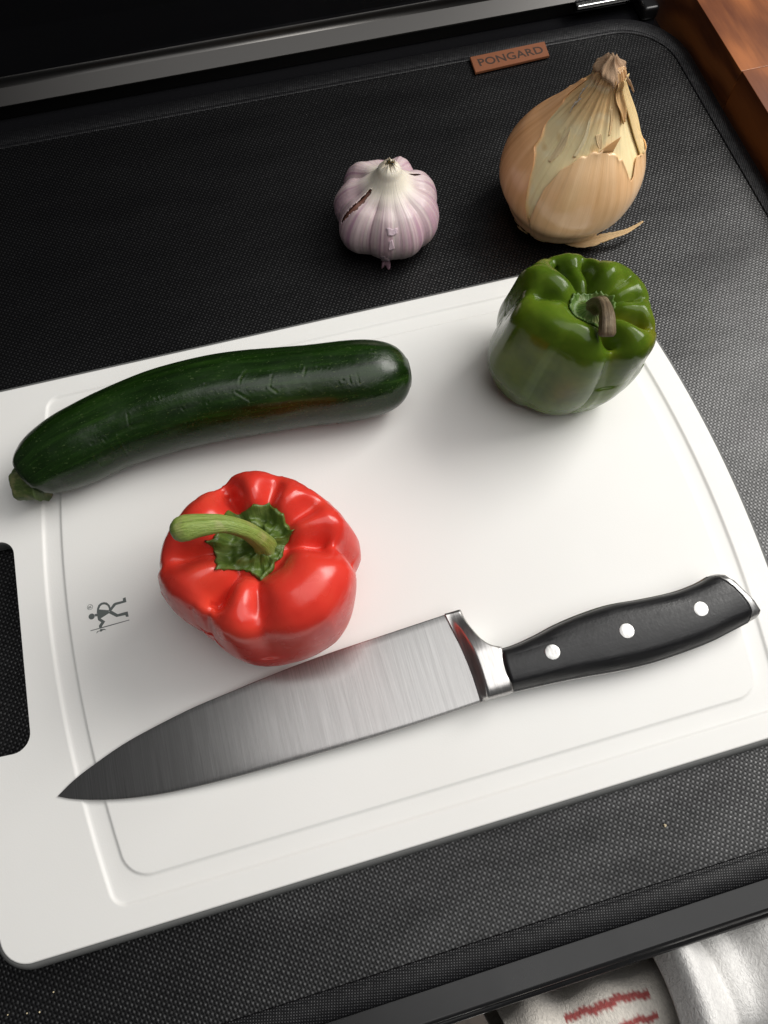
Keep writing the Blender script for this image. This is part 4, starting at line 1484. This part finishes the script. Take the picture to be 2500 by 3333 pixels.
# loose tail strip of skin at the foot, lying out to the right
pth = spline([(170, 150, -8), (176, 144, -7.4), (181.5, 140.9, -6.2), (187, 140.0, -5.2), (196.6, 139.8, -3.8), (205.2, 139.9, -3.0), (212.4, 142.2, -3.2), (217.6, 144.0, -2.6)], 40)
rows = []
for i, p in enumerate(pth):
    u = i / 39
    wv = np.interp(u, [0, .25, .5, .62, .8, 1], [2.4, 3.2, 2.4, 1.7, 1.3, .3]) * (1 + .10 * math.sin(i * .55) + .14 * rng.uniform(-1, 1))
    rows.append([p + np.array([-.10 * wv * s, wv * s, .35 * wv * (s * .5 + abs(s))]) for s in np.linspace(-1, 1, 6)])
rows = np.array(rows)
st = np.stack([np.repeat(np.linspace(0, .6, 6)[None], 40, 0), np.repeat(np.linspace(0, 1.5, 40)[:, None], 6, 1), np.zeros((40, 6))], 2)
solidify(make('skin_tail', rows.reshape(-1, 3), grid_faces(40, 6), MAT_PAPER, onion, col=np.ones((240, 3)) * np.array([.70, .48, .25]), st=st.reshape(-1, 3)), .4)
# root tuft
MAT_ROOT = M('dry_root_fibre', (.60, .45, .26), .7).m
allV, allF = [], []
for i in range(26):
    a = math.radians(rng.uniform(-165, -112))
    p0 = onion_pt(np.array(a), np.array(rng.uniform(1.0, 5.0)), .6)
    dv = np.array([math.cos(a), math.sin(a), 0])
    tv = np.array([-dv[1], dv[0], 0])
    l = rng.uniform(3, 8)
    s = rng.choice([-1, 1])
    pts = [p0, p0 + dv * 1.6 + tv * s * l * .3 + np.array([0, 0, .7]), p0 + dv * 1.2 + tv * s * l * .8 + np.array([0, 0, .4]), p0 + dv * .3 + tv * s * l]
    pts = [np.array([q_[0], q_[1], max(q_[2], -9.6)]) for q_ in pts]
    V, F = tube(spline(pts, 10), np.linspace(.28, .16, 10), 5, cap=False)
    n0 = sum(len(v) for v in allV)
    allV.append(V)
    allF += [tuple(k + n0 for k in f) for f in F]
make('root_fibres', np.vstack(allV), allF, MAT_ROOT, onion)['kind'] = 'stuff'

# ------------------------------------------------------------------ crumbs on the mat
MAT_CRUMB = M('pale_crumb', (.62, .52, .34), .7).m
for i, (x, y, s, lab) in enumerate(((108.93, -145.54, .65, 'single pale crumb on the mat in front of the board'), (-139.17, -137.25, .32, 'tiny crumb on the mat nearest the bottom left board corner'), (-156.49, -140.02, .26, 'tiny crumb at the left frame edge below the board corner'), (-149.47, -141.47, .28, 'left one of two tiny crumbs side by side on the mat'), (-144.89, -142.35, .32, 'right one of two tiny crumbs side by side on the mat'))):
    bm = bmesh.new()
    bmesh.ops.create_icosphere(bm, subdivisions=2, radius=s * MM)
    for v in bm.verts:
        v.co *= 1 + .25 * math.sin(v.co.x * 5000 + i) * math.cos(v.co.y * 7000)
    me = bpy.data.meshes.new('crumb')
    bm.to_mesh(me)
    bm.free()
    me.materials.append(MAT_CRUMB)
    o = bpy.data.objects.new('crumb', me)
    link(o)
    o.location = (x * MM, y * MM, (-9.5 + s * .8) * MM)
    tag(o, lab, 'crumb', 'crumbs on the mat')

# ------------------------------------------------------------------ towels over the oven handle


def drape(name, x0, x1, fold, mat, colf, label, z_off, nx=220, nl=240, back=40, front=160):
    """cloth over the handle bar: arc length runs down the back, over the bar, down the front"""
    r = 11.0
    ls = np.linspace(0, back + PI * r + front, nl)
    G = np.zeros((nx, nl, 3))
    for i, x in enumerate(np.linspace(x0, x1, nx)):
        for j, l in enumerate(ls):
            if l < back:
                y, z = BAR_Y + r, BAR_Z - (back - l)
                n = (0, 1, 0)
            elif l < back + PI * r:
                a = (l - back) / r
                y, z = BAR_Y + r * math.cos(a), BAR_Z + r * math.sin(a)
                n = (0, math.cos(a), math.sin(a))
            else:
                y, z = BAR_Y - r, BAR_Z - (l - back - PI * r)
                n = (0, -1, 0)
            dx, dn = fold(x, l)
            G[i, j] = (x + dx, y + n[1] * (dn + z_off), z + n[2] * (dn + z_off))
    c = colf(G, np.linspace(x0, x1, nx)[:, None] + 0 * ls[None], np.repeat(ls[None], nx, 0))
    o = make(name, G.reshape(-1, 3), grid_faces(nx, nl), mat, None, True, col=c.reshape(-1, 3))
    solidify(o, 1.2)
    tag(o, label, 'towel')
    return o


def fold_white(x, l):
    dn = 5 * math.sin((x - 96) * .13 + .012 * l) + 2.6 * math.sin((x - 80) * .31 + .03 * l) + 1.6 * math.sin(x * .05 + l * .06) + 5
    dn += 9 * math.exp(-((x - 103 - .05 * l) / 9) ** 2) + 8 * math.exp(-((x - 126 - .1 * l) / 10) ** 2) + 9 * math.exp(-((x - 152) / 12) ** 2)
    dn -= 4 * math.exp(-((x - 115 - .07 * l) / 4) ** 2)
    return 3 * math.sin(l * .05 + x * .07), dn * (1 if l > 30 else .5)


drape('kitchen_towel', 93, 215, fold_white, MAT_TOWEL, lambda G, x, l: np.ones(G.shape), 'bunched white crepe towel hanging at the right below the stove front', 5.0)


def fold_cream(x, l):
    return 0.0, 1.0 * math.sin(x * .09 + l * .03) + .7 * math.sin(x * .21) + 5 * math.exp(-((x - 38) / 8) ** 2)


def cream_col(G, x, l):
    c = np.ones(G.shape)
    w = np.zeros(x.shape)
    for l0, wd in ((50, 2.0), (58, 1.8)):
        w = np.maximum(w, sstep(wd, wd - 1.0, np.abs(l - l0 - .5 * np.sin(x * .31) - .35 * np.sin(x * .83 + l0) - .3 * np.sin(x * 2.9))))
    w = w * ((x > 50) & (x < 88))
    return c * (1 - w[..., None]) + w[..., None] * np.array([.50, .12, .125])


drape('kitchen_towel', 26, 118, fold_cream, MAT_TOWEL2, cream_col, 'cream towel with two dark red stripes hanging left of the white towel', 0.0)
